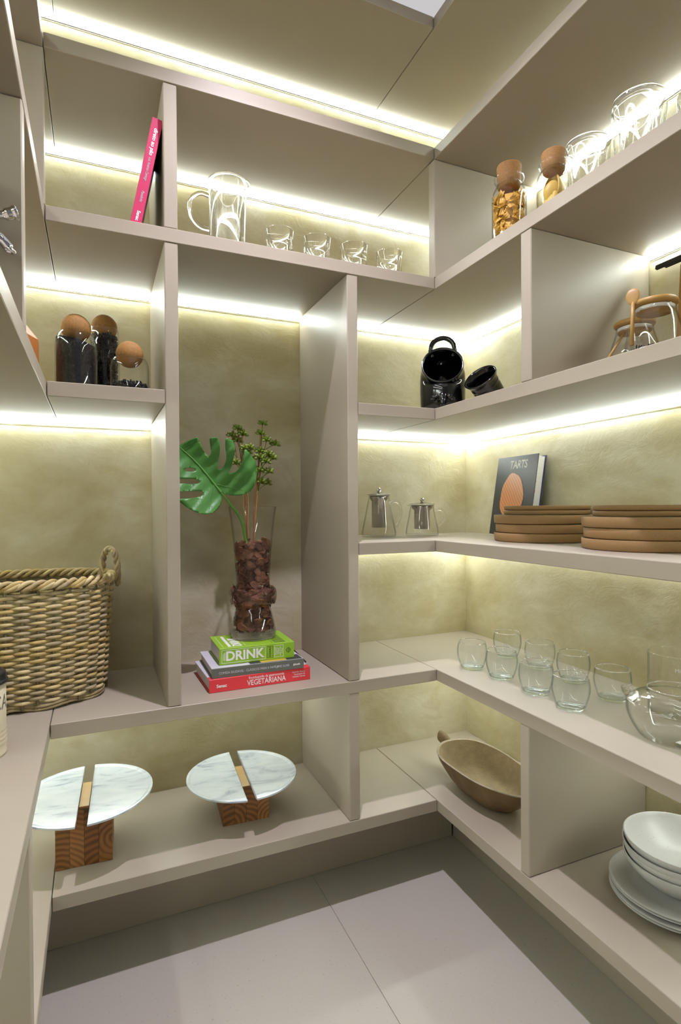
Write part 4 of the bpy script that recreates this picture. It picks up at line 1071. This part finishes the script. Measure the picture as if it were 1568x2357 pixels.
# ------------------------------------------------------------------ glass teapots with steel infusers
def teapot(lb, x, y, rb, rtp, h, ri, li):
    t = thing('glass_teapot', lb, 'teapot', (x, y, S4+.0004), (0, 0, radians(-14)), group='glass teapots with steel infusers')
    def lipf(i, a): return 1.0+(0.30*max(0, cos(a-pi))**22 if i >= len(pts)-3 and i <= len(pts)+4 else 0)
    pts = spl([(rb-.006, 0), (rb-.001, .002), (rb, .009), (rb*.985, .02), (rb+(rtp-rb)*.55, h*.55), (rtp, h*.92), (rtp*1.01, h)], 5)
    lathe('glass_body', shell(pts, .0018, .005), 'jar_glass', t, segs=80, rfun=lipf)
    x1 = rb+(rtp-rb)*.55
    tube('handle', smooth_path([(rtp*1.02+.002, 0, h*.80), (rtp+.018, 0, h*.86), (rtp+.034, 0, h*.80), (rtp+.040, 0, h*.58), (rtp+.032, 0, h*.38), (rb*.97+.004, 0, h*.24)], 6), .0042, 'clear_glass', t, 12)
    lathe('infuser', [(0, h-li), (ri-.001, h-li), (ri, h-li+.001), (ri, h-.018), (rtp-.005, h-.010), (rtp-.004, h-.001), (rtp-.0055, h-.001), (ri-.001, h-.019), (ri-.001, h-li+.002), (0, h-li+.002)], 'steel', t, segs=56)
    lathe('lid', spl([(rtp+.003, h+.0022), (rtp+.0045, h+.003), (rtp*.8, h+.0055), (rtp*.4, h+.0085), (.006, h+.0095), (.004, h+.012), (.0040, h+.0125)], 3), 'steel', t, segs=56)
    link('knob', sph.copy(), 'chrome', t, (0, 0, h+.0175)).scale = (.0075, .0075, .0075)
    for p in t.children[-1].data.polygons: p.use_smooth = True
teapot('taller glass teapot with steel infuser beside the tall divider', -.0536, .250, .0555, .0345, .1330, .0232, .1030)
teapot('shorter glass teapot with steel infuser near the wall corner', .1091, .250, .0550, .0400, .1020, .0262, .0800)

# ------------------------------------------------------------------ stoneware plates
def plate(r, h, seed):
    random.seed(seed); w = random.uniform(-.001, .001)
    return [(0, 0), (r-.006, 0), (r-.0022, .0010), (r-.0010, .003), (r-.0004, h*.5), (r, h-.0012), (r-.0010, h-.0002), (r-.0042, h-.0002), (r-.0065, h*.45), (r-.012, h*.36), (0, h*.34)]
def put_plate(x, y, z, r, h, lb, grp, seed):
    t = thing('stoneware_plate', lb, 'plate', (x, y, z), (0, 0, seed), group=grp)
    lathe('plate_body', plate(r, h, seed), 'stoneware', t, segs=72)
    lathe('glaze', [(0, h*.345+.0003), (r-.013, h*.36+.0004), (r-.0068, h*.46+.0004), (r-.0052, h-.0006)], 'glaze', t, segs=72)
    return t
def plate_stack(x, y, z0, big, small, gap, grp, labs, sx, sy):
    z = z0+.0004
    for k in range(3):
        put_plate(x+(-.002, .001, -.003)[k], y+(.002, -.001, .001)[k], z, big, .0236, labs[k], grp, k+1); z += .0238+(gap if k == 1 else 0)
    for k in range(2):
        put_plate(sx+(.000, .001)[k], sy, z, small, .0125, labs[3+k], grp, k+7); z += .0127
plate_stack(.246, -.160, S4, .129, .113, .0008, 'stoneware plates stacked beside the tart cookbook', ['bottom large brown stoneware plate under the tart cookbook', 'second large brown stoneware plate up, below the tart cookbook cover', 'uppermost large brown stoneware plate beside the tart cookbook', 'lower of two smaller plates topping the stack beside the cookbook', 'topmost small plate with pale glaze beside the tart cookbook'], .252, -.165)
plate_stack(.226, -.492, S4, .129, .113, .0006, 'stoneware plates stacked near the picture edge', ['bottom large brown stoneware plate of the stack cut by the picture edge', 'second large brown plate of the stack cut by the picture edge', 'uppermost large brown plate of the stack cut by the picture edge', 'lower smaller plate on the stack cut by the picture edge', 'topmost small plate with pale glaze on the stack cut by the edge'], .230, -.495)

# ------------------------------------------------------------------ round glass teapot and tall glass beaker
t = thing('round_teapot', 'wide round clear glass teapot with short spout and looped handle', 'teapot', (.170, -.600, S5+.0004), (0, 0, 0))
tp = spl([(.058, 0), (.064, .002), (.072, .012), (.083, .032), (.0885, .052), (.086, .068), (.074, .081), (.056, .0865), (.0505, .089), (.0500, .099)], 5)
thick_ends(lathe('teapot_body', shell(tp, .0018, .004), 'thin_glass', t, segs=80).data, .0975)
tube('spout', smooth_path([(-.058, .040, .0755), (-.068, .046, .084), (-.073, .050, .094), (-.075, .052, .101)], 5), [.0135]*5+[.0115]*6+[.0105]*5, 'clear_glass', t, 16)
tube('handle', smooth_path([(.052, -.050, .080), (.066, -.064, .092), (.080, -.078, .086), (.086, -.084, .064), (.078, -.076, .040), (.066, -.064, .026)], 6), .005, 'clear_glass', t, 12)
box('sticker', -.030, -.004, -.040, -.022, .0042, .0046, 'sticker', t, 0)
box('sticker', .010, .036, -.052, -.040, .0042, .0046, 'sticker', t, 0)
t = thing('glass_beaker', 'tall straight clear glass beaker behind the round teapot', 'beaker', (.300, -.514, S5+.0004))
lathe('beaker_body', shell([(.055, 0), (.0585, .002), (.060, .007), (.060, .05), (.060, .10), (.0602, .130), (.0612, .137)], .0022, .004), 'thin_glass', t, segs=72); thick_ends(t.children[0].data, .1355)
bent_text('level_lettering', 'MAX', .011, 'white_print', t, .0600, radians(-150), .110)

# ------------------------------------------------------------------ carved wooden bowl
def dough_bowl():
    t = thing('dough_bowl', 'oval hand-carved brown wooden bowl with stub handle', 'bowl', (.139, -.040, S6+.0006), (0, 0, radians(-2)))
    Lx, Ly, H = .1000, .192, .088
    secs = []; N = 72
    def ring(k, z, dent=0):
        out = []
        for i in range(N):
            a = 2*pi*i/N; c, s = cos(a), sin(a); n = 2.25
            x = Lx*k*math.copysign(abs(c)**(2/n), c); y = Ly*(k if k > .9 else k*.985)*math.copysign(abs(s)**(2/n), s)
            w = 1+.012*sin(3*a+1)+.008*sin(7*a+2*k)
            out.append((x*w*(1+.05*s), y*w, z+(.005*sin(2*a+.7)*(z/H)+.006*abs(s)**3*(z/H) if z > .02 else 0)))
        return out
    prof = [(.30, 0.0), (.46, .0015), (.60, .012), (.74, .030), (.86, .052), (.95, .072), (1.0, .088)]
    inn = [(.945, .0885), (.90, .076), (.82, .056), (.70, .035), (.56, .0225), (.36, .0185), (.15, .0175)]
    def build(name, pr, mat, capa, capb):
        vs, fs = [], []
        for k, z in pr: vs += ring(k, z)
        for l in range(len(pr)-1):
            for i in range(N): j2 = (i+1) % N; fs.append((l*N+i, l*N+j2, (l+1)*N+j2, (l+1)*N+i))
        if capa: fs.append(tuple(range(N-1, -1, -1)))
        if capb: fs.append(tuple((len(pr)-1)*N+i for i in range(N)))
        o = pyd(name, vs, fs, mat, t, None, None, True); return o
    build('bowl_outside', prof, 'bowl_wood', True, False)
    build('bowl_rim', [(1.0, .088), (.985, .0895), (.945, .0885)], 'bowl_rim', False, False)
    o = build('bowl_hollow', inn, 'bowl_inner', False, True)
    hb = [(.004, .186, .060), (.005, .204, .070), (.006, .226, .077), (.007, .256, .078)]
    h = tube('bowl_handle', smooth_path(hb, 5), [.020]*5+[.021]*5+[.020]*5+[.019], 'bowl_wood', t, 14, flat=.62)
dough_bowl()

# ------------------------------------------------------------------ white speckled plates and bowls
WX, WY = .236, -.552
z = S6+.0004
for k in range(4):
    dx = (0, -.003, .002, -.001)[k]; r = .127
    lb = ['lowest white speckled plate under the white bowls', 'second white speckled plate up under the white bowls', 'third white speckled plate up under the white bowls', 'top white speckled plate directly beneath the white bowls'][k]
    o = lathe('white_plate', [(0, 0), (.075, 0), (.085, .002), (r-.012, .0085), (r-.001, .0125), (r, .0140), (r-.001, .0152), (r-.006, .0150), (r-.028, .0115), (.086, .0056), (.078, .0046), (0, .0044)], 'white_stoneware', None, (WX+dx, WY+dx, z), segs=80)
    tag(o, lb, 'plate', 'white plates stacked under the bowls'); z += .0078
zb = z-.0032+.0004
for k in range(4):
    dx = (0, .002, -.002, .001)[k]; r = .110
    lb = ['lowest white speckled bowl resting on the white plates', 'second white speckled bowl up on the white plates', 'third white speckled bowl up on the white plates', 'topmost white speckled bowl with its inside showing'][k]
    o = lathe('white_bowl', spl([(0, 0), (.046, 0), (.052, .0016), (.070, .012), (.092, .030), (.105, .046), (r, .060), (r-.0012, .0614), (r-.0032, .0605), (.1005, .046), (.087, .030), (.066, .0135), (.052, .0072), (.040, .0062), (0, .0060)], 2), 'white_stoneware', None, (WX+.012+dx, WY-.004, zb), segs=80)
    tag(o, lb, 'bowl', 'white bowls stacked on the plates'); zb += .0125+(.001 if k == 2 else 0)
